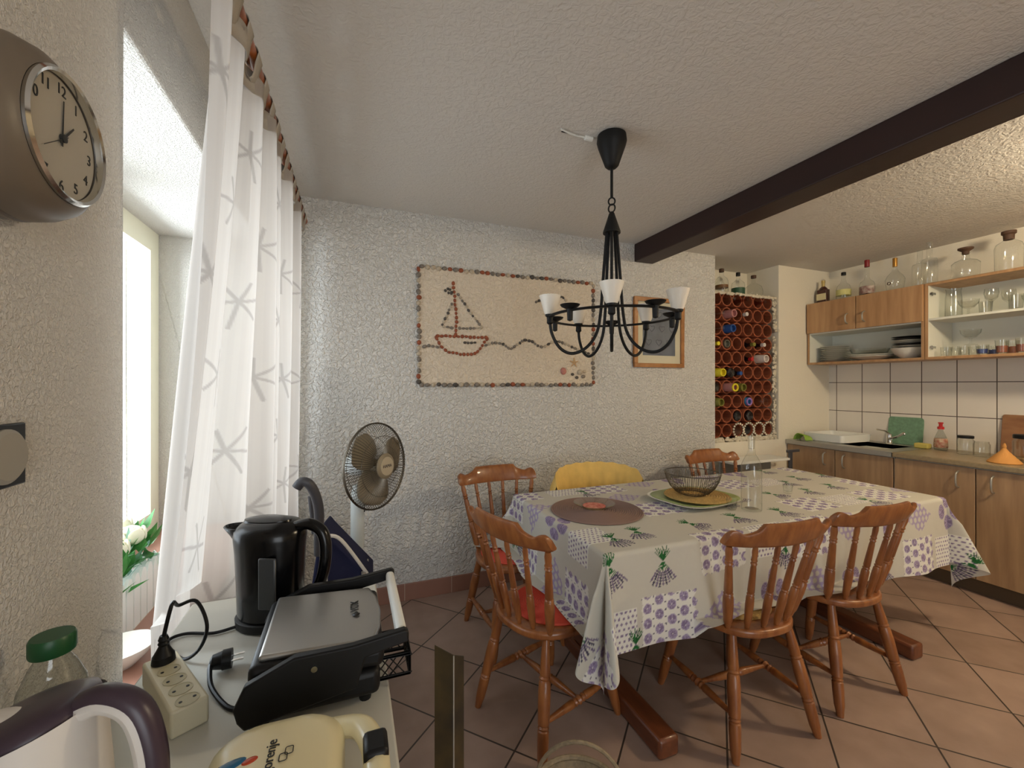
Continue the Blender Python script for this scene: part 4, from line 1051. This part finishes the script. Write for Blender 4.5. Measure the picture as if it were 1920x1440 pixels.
for a in [(1,0,'clear',None,'clear glass bottle neck',.07),(2,0,'pink',None,'pinkish bottle neck',.10),(4,0,'pink',None,'pinkish bottle neck',.07),
          (0,1,'clear',None,'clear bottle neck',.07),(2,1,'clear','white','bottle with a pale cap',.09),(5,1,'clear',None,'clear bottle neck',.08),
          (0,2,'clear',None,'clear bottle neck',.07),(5,2,'clear',None,'long clear bottle neck',.10),
          (0,3,'dark','yellow','bottle with a yellow cap',.02),(3,3,'dark','olive','dark bottle with a yellowish cap',.06),(4,3,'dark','white','dark bottle with a white cap',.06),
          (3,4,'dark','red','dark bottle with a red cap',.04),(2,5,'dark','blue','dark bottle with a blue cap',.03)]:
    rackbottle(*a)
for a in [(1,1,'pinkw',None,'pink square-ended wrap',.08),(1,2,'blue',None,'bright blue wrapped bottle',.07),(1,3,'silver',None,'silver foil cone',.01),(4,4,'white',None,'white paper cone',.09),
          (0,5,'yellow',None,'yellow paper roll',.08),(1,6,'pinkw','yellow','pink roll with a yellow end',.09),(2,6,'olive',None,'olive wrapped roll',.07),(0,7,'olive',None,'olive green roll',.06),(3,7,'teal','lilac','blue and lilac wrap',.02),(4,7,'clear',None,'clear film wrap',.08)]:
    rackbottle(*a,kind='roll')
for a in [(1,5,'dark',None,'black bottle base',.05),(2,8,'dark',None,'dark bottle base',.01),(3,8,'dark',None,'black bottle base',.03),(3,9,'dark',None,'dark bottle base',.0),(0,6,'dark',None,'black bottle base',.0),(2,9,'clear',None,'clear bottle base',.01)]:
    rackbottle(*a,kind='base')
NT=NZ+1.3045
DEC=lambda r,h:[(.0,.004),(r*.7,0),(r*.95,.012),(r,h*.30),(r*.86,h*.50),(r*.45,h*.62),(r*.20,h*.70),(r*.19,h*.90),(r*.25,h*.92),(r*.25,h*.95),(r*.2,h*.95)]
cork=mat('dark_cork',(84,60,44),.7)
bottle('decanter_bottle','clear bottle with a dark stopper on the rack top, half behind the wall edge',(3.115,2.86,NT),[(0,.003),(.050,0),(.055,.01),(.055,.12),(.045,.145),(.018,.17),(.017,.215)],M['glass'],(.021,.205,.235),cork,(.0556,.06,.085),mat('bronze_label',(120,84,50),.5),group='bottles on top of the clay rack')
bottle('gin_bottle','clear bottle with a green label on top of the clay rack',(3.315,2.86,NT),[(0,.003),(.052,0),(.056,.01),(.056,.105),(.050,.125),(.022,.15),(.015,.165),(.015,.2)],M['glass'],(.018,.188,.22),M['black_matt'],(.0566,.008,.075),mat('green_label',(46,84,60),.5),group='bottles on top of the clay rack')
bottle('decanter_bottle','round clear decanter bottle with a brown stopper on the rack top, rightmost',(3.51,2.86,NT),DEC(.078,.205),M['glass'],(.022,.185,.212),cork,group='bottles on top of the clay rack')
g_=bottle('spirit_bottle','plain clear square bottle at the back of the rack top',(3.22,2.98,NT),[(0,.003),(.045,0),(.048,.01),(.048,.13),(.02,.16),(.016,.2)],M['glass'],group='bottles on top of the clay rack')

# ------------------------------------------------------------------ folded white table behind the dining table
wf=thing('folding_table','white folding table with a dark grey bracket against the wall below the rack','table',(3.2,2.58,0))
MB().box(-.36,.27,-.10,.10,.725,.745).build('table_top',M['white_plastic'],wf,bevel=.003)
MB().box(-.34,.25,.06,.075,.40,.725).build('back_panel',mat('grey_panel',(150,152,146),.5),wf,bevel=.002)
MB().box(.262,.300,-.10,-.085,.0,.80).box(.24,.385,-.102,-.083,.79,.812).build('bracket',M['grey_plastic'],wf,bevel=.003)
MB().box(-.32,-.29,-.09,-.075,0,.725).build('leg',M['grey_plastic'],wf,bevel=.003)
MB().box(-.33,.29,.05,.09,.0,.03).build('foot_rail',M['grey_plastic'],wf,bevel=.003)

# ------------------------------------------------------------------ kitchen units on the right wall
BX=3.77
def handle(parent,x,y,z,L=.105,m=None):
    b=MB(); b.tube(smoothpath([(x,y,z-L/2),(x-.026,y,z-L/2+.012),(x-.033,y,z),(x-.026,y,z+L/2-.012),(x,y,z+L/2)],5),.0055,8); b.build('handle',m or M['steel'],parent)
def base_unit(label,y0,y1,split,hys):
    t=thing('base_cabinet',label,'cabinet',(BX,y0,0),0,'base units under the worktop'); D=RX-.012-BX
    MB().box(.020,D,0.001,y1-y0-.001,.10,.825).build('carcass',M['cab_in'],t,smooth=0)
    MB().box(.055,D,0.001,y1-y0-.001,.0,.10).build('plinth',mat('dark_plinth',(92,76,58),.6),t,smooth=0)
    ed=[0]+[s-y0 for s in split]+[y1-y0]
    for a,c,hy_ in zip(ed[:-1],ed[1:],hys):
        d=MB().box(0,.018,a+.003,c-.003,.105,.818).build('door',M['cab_low'],t,bevel=.002)
        handle(d,0,hy_-y0,.735)
base_unit('sink base unit with two doors in the corner beside the niche wall',1.91,2.725,[2.315],[2.245,2.385][::-1] if False else [2.24,2.39])
base_unit('base unit with two doors under the beige worktop, right of the sink unit',1.03,1.905,[1.468],[1.385,1.55])
base_unit('base unit at the right edge of the photo',.15,1.025,[.59],[.5,.68])
wt=MB().box(BX-.02,RX-.010,.15,1.908,.826,.862).build('worktop',M['worktop'],bevel=.006); tag(wt,'beige laminate worktop right of the steel sink','worktop')
sk=thing('kitchen_sink','stainless steel sink top with a draining board in the corner','sink',(BX-.02,1.912,.826)); D=RX-.01-BX+.02
b=MB(); y1=.812
bx0,bx1,by0,by1=.12,.50,.10,.44
b.box(0,D,0,by0,0,.036).box(0,D,by1,y1,0,.036).box(0,bx0,by0,by1,0,.036).box(bx1,D,by0,by1,0,.036)
b.build('sink_top',M['steel'],sk,smooth=0)
MB().box(bx0-.004,bx1+.004,by0-.004,by1+.004,-.14,-.136).box(bx0-.004,bx0,by0,by1,-.14,.034).box(bx1,bx1+.004,by0,by1,-.14,.034).box(bx0,bx1,by0-.004,by0,-.14,.034).box(bx0,bx1,by1,by1+.004,-.14,.034).build('basin',M['steel'],sk,smooth=0)
b=MB()
for i in range(7): b.box(.10,.52,.49+i*.042,.50+i*.042,.036,.039)
b.build('drain_ribs',M['steel'],sk,bevel=.001)
KT=.8625
fc=thing('kitchen_tap','chrome mixer tap with a long spout behind the sink','tap',(4.27,2.19,KT))
MB().lathe([(.026,0),(.028,.01),(.022,.02),(.022,.07),(.018,.085),(0,.09)],24).build('tap_body',M['chrome'],fc)
MB().tube(smoothpath([(-.01,0,.04),(-.06,-.06,.06),(-.13,-.13,.085),(-.19,-.19,.115),(-.20,-.20,.105)],5),.010,12).build('spout',M['chrome'],fc)
MB().tube([(0,0,.085),(-.03,.02,.11),(-.08,.05,.12)],.007,10).build('lever',M['chrome'],fc)
# draining tray and green cloth
dr=thing('dish_tray','white plastic dish draining tray on the sink draining board','tray',(4.08,2.49,KT+.003))
b=MB(); o1=rrect(-.19,.19,-.165,.165,.03); o2=rrect(-.20,.20,-.175,.175,.035); o3=rrect(-.175,.175,-.15,.15,.025); o4=rrect(-.165,.165,-.14,.14,.02)
lv=[(o1,0),(o2,.065),(o3,.065),(o4,.010)]; n=len(o1); vs=[Vector((x,y,z)) for o_,z in lv for x,y in o_]
b.add(vs,[(q*n+i,q*n+(i+1)%n,(q+1)*n+(i+1)%n,(q+1)*n+i) for q in range(3) for i in range(n)]+[tuple(range(n-1,-1,-1)),tuple(3*n+i for i in range(n))]); b.build('tray_body',M['white_plastic'],dr,smooth=40)
gt=MB().grid(lambda i,j: Vector((-.05+.10*i/12, -.055+.11*j/12, .062*math.sin(PI*min(1,max(0,j/12*1.0)))**.35*(1-.4*i/12)+.004*math.sin(i*1.7+j))),13,13).build('dish_cloth',mat('lime_cloth',(142,176,72),.85,bump=.5,bscale=150),solid=.004,sub=1)
gt.location=(3.80,2.60,KT+.003); tag(gt,'lime green cloth folded over beside the white dish tray','cloth')
gb2=thing('cutting_board','green marbled cutting board leaning on the tiles behind the tap','cutting board',(4.335,2.12,KT),(0,R(-7+15),R(0)))
gb2.rotation_euler=(0,R(8),0)
MB().prism(rrect(-.12,.12,0,.235,.03),-.005,.005,Matrix(((0,0,1,0),(1,0,0,0),(0,1,0,0),(0,0,0,1)))).build('board',mat('green_marbled',(120,158,128),.5,var=.3,vscale=50),gb2,bevel=.002)
sg=MB().box(-.03,.03,-.045,.045,0,.04).build('sponge',mat('yellow_sponge',(196,180,96),.9,bump=.5,bscale=200),bevel=.01,seg=3); sg.location=(4.20,1.935,KT+.001); tag(sg,'yellow sponge between the green board and the dish soap','sponge')
sb=thing('soap_bottle','clear dish soap bottle with a red cap beside the sponge','bottle',(4.22,1.835,KT))
MB().lathe([(.0,.002),(.034,0),(.040,.006),(.042,.05),(.036,.09),(.026,.12),(.015,.15),(.015,.165)],28,sx=.75).build('bottle_body',M['pet'],sb,smooth=50)
MB().lathe([(.040,.02),(.0425,.03),(.0385,.085),(.036,.09)],28,sx=.77,sy=1.01).build('label',mat('soap_label',(206,190,160),.5,var=.5,vscale=40,rgb2=(160,60,40)),sb)
MB().lathe([(.020,.160),(.020,.178),(.011,.182),(.011,.200),(.015,.203),(.015,.212),(0,.214)],20).build('cap',mat('red_cap',(190,36,30),.35),sb)
def jar(label,loc,r,h,lid=None,group=None,gm=None):
    t=thing('glass_jar',label,'jar',loc,0,group)
    MB().lathe([(.0,.004),(r*.9,0),(r,.006),(r,h*.82),(r*.86,h*.90),(r*.86,h),(r*.82,h),(r*.82,h*.9),(r*.94,h*.80),(r*.94,.012),(0,.010)],28).build('glass_body',gm or M['glass'],t,smooth=50)
    if lid: MB().lathe([(r*.95,h*.93),(r*.97,h*.94),(r*.97,h*1.06),(r*.9,h*1.08),(0,h*1.08)],28).build('lid',lid,t)
    return t
jar('clear jar with a black lid on the worktop beside the dish soap',(4.13,1.66,KT),.045,.125,M['black_matt'])
jar('short open glass tumbler jar between the lidded jar and wooden board',(4.10,1.565,KT),.042,.105)
cb=thing('cutting_board','brown wooden cutting board leaning on the wall tiles','cutting board',(4.318,1.42,KT),(0,R(8),0))
MB().prism(rrect(-.135,.135,0,.29,.015),-.009,.009,Matrix(((0,0,1,0),(1,0,0,0),(0,1,0,0),(0,0,0,1)))).build('board',woodmat('board_wood',(158,112,72),(130,86,52),(2,2,4)),cb,bevel=.003)
bt=thing('serving_tray','pale blue tray standing behind the wooden cutting board','tray',(4.348,1.32,KT),(0,R(5),0))
MB().prism(rrect(-.22,.22,0,.325,.04),-.005,.005,Matrix(((0,0,1,0),(1,0,0,0),(0,1,0,0),(0,0,0,1)))).build('board',mat('pale_blue_plastic',(132,156,166),.45),bt,bevel=.002)
jar('wide jar with a black lid in front of the wooden board',(4.05,1.335,KT),.066,.165,M['black_matt'])
cn=thing('cone_basket','orange woven cone on the worktop in front of the wide jar','basket',(3.90,1.385,KT))
MB().lathe([(.075,0),(.078,.004)]+[(.074-.0072*i-(.0015 if i%2 else 0),.012+.0085*i) for i in range(9)]+[(.008,.095),(.010,.105),(.005,.125),(0,.127)],28).build('woven_cone',mat('orange_straw',(206,146,78),.8,bump=.4,bscale=180),cn)
jar('dark green bottle-glass jar at the right photo edge',(3.99,1.205,KT),.05,.16,None,gm=M['glass_green'])

# wall units
UX,UZ0,UZ1=4.04,1.552,2.122
wu=thing('wall_cabinet','beech wall cabinet with two flap doors over an open plate shelf','cabinet',(UX,1.852,UZ0)); D=RX-.001-UX; Ly=.868
def carcass(t,Ly,front,h_=UZ1-UZ0,shelf=.30,door=True):
    b=MB(); e=.018
    b.box(.0,D,0,e,0,h_).box(.0,D,Ly-e,Ly,0,h_).box(.0,D,e,Ly-e,0,e).box(.0,D,e,Ly-e,h_-e,h_)
    b.build('carcass',M['cab'],t,smooth=0,bevel=.001)
    b=MB(); b.box(.002,D-.005,e,Ly-e,shelf-.008,shelf+.008); b.box(D-.008,D,e,Ly-e,e,h_-e).box(.003,D-.01,e,e+.002,e,h_-e).box(.003,D-.01,Ly-e-.002,Ly-e,e,h_-e)
    b.build('shelf',M['cab_in'],t,smooth=0)
carcass(wu,Ly,True,shelf=.288)
for (a,c,hy_) in ((.004,.450,.385),(.456,Ly-.004,.515)):
    d=MB().box(-.018,-.001,a,c,.290,UZ1-UZ0-.002).build('door',M['cab'],wu,bevel=.002); handle(d,-.018,hy_,.385,.085)
ou=thing('wall_cabinet','open wall cabinet without doors full of glasses','cabinet',(UX,.90,UZ0)); carcass(ou,.948,False,shelf=.298)
for z in (.09,.49): 
    h_=MB().lathe([(.016,0),(.016,.006),(.0,.006)],16,(.03,.925,z),Matrix.Rotation(R(90),4,'X')).box(.012,.055,.908,.926,z-.008,z+.008).build('hinge',M['chrome'],ou)
# plates
pw=mat('white_china',(226,224,214),.2,coat=.3); pdk=mat('dark_china',(54,52,52),.25,coat=.3)
pz=UZ0+.0185
pl0=MB().lathe([(.05,0),(.06,.0015),(.100,.0095),(.112,.0128),(.1125,.0138),(.108,.0128),(.06,.0040),(0,.004)],36).build('dinner_plate',pw)
pl0.location=(4.20,2.575,pz); tag(pl0,'bottom plate of the tall white stack at the left of the plate shelf','plate','white plates stacked on the shelf')
for i in range(1,9):
    o=pl0.copy(); C.objects.link(o); o.location=(4.20+.002*math.sin(i*2),2.575+.002*math.cos(i*3),pz+i*.0165)
    o['label']='%s plate from the bottom in the tall white stack at the shelf left'%(['','second','third','fourth','fifth','sixth','seventh','eighth','topmost'][i])
pt=MB().lathe([(.07,0),(.08,.002),(.150,.030),(.162,.034),(.160,.037),(.08,.008),(0,.006)],40,sy=1.0).build('platter',pw); pt.location=(4.195,2.285,pz); tag(pt,'wide white platter in the middle of the plate shelf, lowest','platter','platters in the middle of the plate shelf')
pt2=pt.copy(); C.objects.link(pt2); pt2.location=(4.195,2.285,pz+.012); pt2['label']='wide white platter lying on the lowest one in the middle of the plate shelf'
gl_=MB().lathe([(.05,0),(.12,.012),(.138,.05),(.134,.05),(.115,.016),(0,.008)],36).build('glass_bowl',M['glass']); gl_.location=(4.20,2.30,pz+.052); tag(gl_,'shallow glass bowl on top of the middle white platters','bowl')
bw=MB().lathe([(.05,0),(.055,.004),(.10,.045),(.118,.085),(.114,.085),(.095,.045),(.05,.010),(0,.008)],36).build('china_bowl',pw); bw.location=(4.19,2.01,pz); tag(bw,'large white bowl at the right of the plate shelf','bowl','bowls and plates at the shelf right')
for i in range(6):
    m=pdk if i in (1,5,4) else pw
    o=MB().lathe([(.05,0),(.06,.0015),(.104,.0105),(.118,.0142),(.1185,.0152),(.112,.0138),(.06,.0040),(0,.004)],36).build('dinner_plate',m); o.location=(4.19+.003*math.sin(i),2.005,pz+.088+i*.0145)
    tag(o,['white plate directly on the large white bowl','dark plate second above the large white bowl','white plate third above the large white bowl','white plate fourth above the large white bowl','dark plate fifth above the large white bowl','dark plate topmost above the large white bowl'][i],'plate','bowls and plates at the shelf right')
# glasses in the open unit
wine=[(.0,.001),(.032,0),(.030,.003),(.004,.008),(.0035,.07),(.012,.08),(.030,.10),(.037,.135),(.033,.165),(.0315,.165),(.034,.135),(.027,.103),(0,.085)]
tumb=[(0,.003),(.028,0),(.030,.004),(.036,.105),(.0345,.105),(.028,.012),(0,.010)]
jug=[(0,.003),(.045,0),(.048,.01),(.045,.15),(.040,.19),(.044,.215),(.042,.215),(.037,.19),(.042,.15),(.044,.015),(0,.01)]
gob=[(0,.001),(.036,0),(.034,.003),(.006,.010),(.006,.045),(.03,.055),(.052,.085),(.055,.11),(.053,.11),(.049,.085),(.026,.06),(0,.055)]
def gl(profile,nm,label,x,y,z,cat='glass',m=None,group=None):
    o=MB().lathe(profile,26).build(nm,m or M['glass'],smooth=50); o.location=(x,y,z); tag(o,label,cat,group); return o
z2=UZ0+.298+.0085; G1='glasses on the upper shelf of the open cabinet'; G2='glasses on the lower shelf of the open cabinet'
gl(jug,'glass_jug','tall narrow glass jug at the left end of the upper glass shelf',4.18,1.745,z2,'jug',group=G1)
seq=[(gob,'goblet'),(wine,'wine_glass'),(tumb,'tumbler'),(wine,'wine_glass'),(gob,'goblet'),(wine,'wine_glass')]
ordn=['first','second','third','fourth','fifth','sixth','seventh']
for r_,(x,nm) in enumerate(((4.12,'front'),(4.27,'rear'))):
    for i in range(6):
        pf,n_=seq[(i+r_*2)%6]; gl(pf,n_,'%s clear %s right of the jug in the %s row, upper glass shelf'%(ordn[i],n_.replace('_',' '),nm),x,1.64-.115*i-(.03 if r_ else 0),z2,group=G1)
fill=[mat('amber_tea',(150,90,70),.4),mat('dark_jam',(40,34,32),.4),mat('blue_glass_paint',(50,70,130),.3),mat('olive_herbs',(92,90,60),.7)]
gl(gob,'dessert_glass','footed dessert glass stacked over small tumblers at the left of the lower glass shelf',4.16,1.645,pz+.078,group=G2)
for r_,(x,nm) in enumerate(((4.12,'front'),(4.26,'rear'))):
    for i in range(8):
        t=thing('tumbler','%s small tumbler from the left in the %s row, lower glass shelf'%((ordn+['eighth'])[i],nm),'glass',(x,1.76-.095*i,pz),0,G2)
        h_=[.07,.072,.07,.095,.10,.085,.11,.09][i]
        MB().lathe([(0,.003),(.026,0),(.028,.004),(.033,h_),(.0315,h_),(.026,.010),(0,.009)],24).build('glass_body',M['glass'],t,smooth=50)
        if i>1: MB().lathe([(0,.0095),(.0252,.0105),(.0262,h_*.30),(.0285,h_*.58),(0,h_*.60)],20).build('contents',fill[[2,2,2,0,0,1,3,1][i]],t)
# bottles on top of the wall units
CT=UZ1+.001; GT='bottles on top of the wall cabinets'
whl=mat('whisky_brown',(66,28,16),.25,coat=.4); crl=mat('cream_label',(216,204,160),.6)
t=thing('whisky_bottle','square dark brown whisky bottle with a cream label, leftmost on the cabinet top','bottle',(4.16,2.655,CT),0,GT)
MB().prism(rrect(-.030,.030,-.045,.045,.014),0,.135).build('glass_body',whl,t,bevel=.008,seg=3)
MB().lathe([(.040,.133),(.030,.150),(.016,.162),(.0145,.165)],20,sx=.8).build('shoulder',whl,t); MB().lathe([(.0145,.162),(.0145,.195),(.0165,.197),(.0165,.22),(0,.221)],20).build('neck_cap',mat('gold_cap',(190,170,110),.35,.5),t)
MB().box(-.0315,-.0302,-.042,.042,.035,.095).build('label',crl,t,smooth=0)
bottle('liqueur_bottle','clear bottle with a small black cap and yellow label, second on the cabinet top',(4.16,2.48,CT),[(0,.003),(.050,0),(.055,.01),(.055,.10),(.045,.135),(.022,.16),(.016,.19),(.016,.235)],M['glass'],(.018,.228,.255),M['black_matt'],(.0556,.045,.095),mat('yellow_label',(204,200,130),.6),group=GT)
bottle('liqueur_bottle','clear long-necked bottle with a red capsule, third on the cabinet top',(4.16,2.295,CT),[(0,.003),(.045,0),(.050,.01),(.053,.10),(.045,.125),(.022,.145),(.016,.17),(.015,.27)],M['glass'],(.018,.255,.315),mat('dark_red_capsule',(130,22,28),.4),(.0535,.02,.085),mat('maroon_white_label',(196,186,174),.6,var=.6,vscale=25,rgb2=(110,40,34)),group=GT)
t_=bottle('liqueur_bottle','clear flask bottle with a gold capsule, fourth on the cabinet top',(4.16,2.095,CT),[(0,.003),(.045,0),(.052,.008),(.063,.10),(.050,.13),(.022,.165),(.014,.19),(.014,.22)],M['glass'],(.0155,.205,.275),mat('gold_capsule',(176,130,60),.35,.6),group=GT)
MB().lathe([(.013,0),(.013,.003),(.009,.003),(.009,0)],20,(-.056,.012,.065),Matrix.Rotation(R(-90),4,'Y'),close=True).build('emblem_ring',whl,t_)
bottle('carafe','tall square-shouldered clear glass carafe on the joint of the two wall cabinets',(4.16,1.875,CT),[(0,.003),(.047,0),(.050,.006),(.050,.19),(.044,.205),(.022,.212),(.018,.235),(.018,.335),(.024,.345),(.022,.346),(.016,.33)],M['glass'],cat='carafe',group=GT,n=8)
bottle('carafe','second clear square carafe behind the first, nearer the wall corner',(4.27,1.985,CT),[(0,.003),(.047,0),(.050,.006),(.050,.19),(.044,.205),(.022,.212),(.018,.235),(.018,.315)],M['glass'],cat='carafe',group=GT,n=8)
t=bottle('decanter','wide clear decanter with a flat dark stopper above the open cabinet',(4.17,1.675,CT),[(0,.003),(.070,0),(.076,.008),(.080,.115),(.060,.135),(.024,.150),(.020,.19),(.026,.195)],M['glass'],cat='decanter',group=GT,n=8)
MB().lathe([(.018,.185),(.020,.205),(.042,.222),(.042,.232),(0,.236)],24).build('stopper',cork,t)
t=bottle('apothecary_jar','wide clear apothecary bottle with a tall black stopper, rightmost on the cabinet top',(4.17,1.46,CT),[(0,.003),(.062,0),(.066,.008),(.068,.17),(.060,.195),(.032,.215),(.026,.222),(.026,.235)],M['glass'],cat='jar',group=GT)
MB().lathe([(.026,.222),(.027,.255),(.036,.262),(.036,.280),(0,.283)],24).build('stopper',cork,t)

# ------------------------------------------------------------------ foreground: metal strip and basket
ap=thing('metal_strip','tall tarnished brass-edged metal angle strip standing in the foreground','metal strip',(.176,.80,0),R(-12))
MB().add([Vector(v) for v in ((-.026,0,0),(.010,-.010,0),(.030,.006,0),(.0285,.008,0),(.010,-.0075,0),(-.026,.002,0),(-.026,0,.862),(.010,-.010,.845),(.030,.006,.832),(.0285,.008,.832),(.010,-.0075,.845),(-.026,.002,.862))],
  [(5,4,3,2,1,0),(6,7,8,9,10,11)]+[(i,(i+1)%6,6+(i+1)%6,6+i) for i in range(6)]).build('angle_profile',M['brass'],ap,smooth=0)
MB().tube([(.010,-.0105,0),(.010,-.0105,.845)],.0014,6).build('edge_bead',M['steel'],ap)
MB().box(-.06,.06,-.06,.06,0,.006).build('foot_plate',M['steel'],ap,bevel=.002)
bk=thing('wicker_basket','round grey wicker basket with a hoop handle on the floor in the foreground','basket',(.615,1.06,0),R(-28))
prof=[(0,0),(.105,.002)]+[(.108+.004*i-(.0022 if i%2 else 0),.006+.0085*i) for i in range(19)]+[(.176,.168)]
MB().lathe([(r*.8,z) for r,z in prof]+[(.130,.166),(.082,.012),(0,.010)],48).build('basket_body',M['wicker'],bk)
MB().tube([Vector((.138*math.cos(a),.138*math.sin(a),.170)) for a in [2*PI*i/48 for i in range(48)]],.008,8,close=True).build('rim',M['wicker'],bk)
MB().tube([Vector((.134*math.cos(a),0,.17+.165*math.sin(a))) for a in [PI*i/24 for i in range(25)]],.0058,8).build('hoop_handle',M['wicker'],bk)
for (x,y,z,r) in ((.02,.02,.135,.045),(-.05,-.03,.13,.035),(.045,-.055,.128,.03)):
    pass
bx=MB().prism(rrect(-.06,.06,-.045,.045,.015),0,.12).build('paper_packet',M['white'] if 'white' in M else cols['white'],bevel=.01); bx.location=(.615,1.045,.012); tag(bx,'pale packet lying inside the wicker basket','packet')

# ------------------------------------------------------------------ kitchen ceiling lamp (just outside the frame)
LP=(3.15,.30)
lt=thing('ceiling_lamp','round white ceiling lamp over the kitchen area','lamp',(LP[0],LP[1],H))
MB().lathe([(.14,0),(.15,-.01),(.15,-.03)],36).build('lamp_base',M['white_plastic'],lt)
MB().lathe([(.145,-.03),(.13,-.055),(.09,-.075),(0,-.085)],36).build('lamp_diffuser',mat('lit_diffuser',(255,232,190),.5,emis=6),lt)
pl_=bpy.data.lights.new('kitchen_bulb','POINT'); pl_.energy=38; pl_.color=(1.0,.82,.56); pl_.shadow_soft_size=.09
lo=bpy.data.objects.new('kitchen_bulb',pl_); C.objects.link(lo); lo.location=(LP[0],LP[1],H-.16)
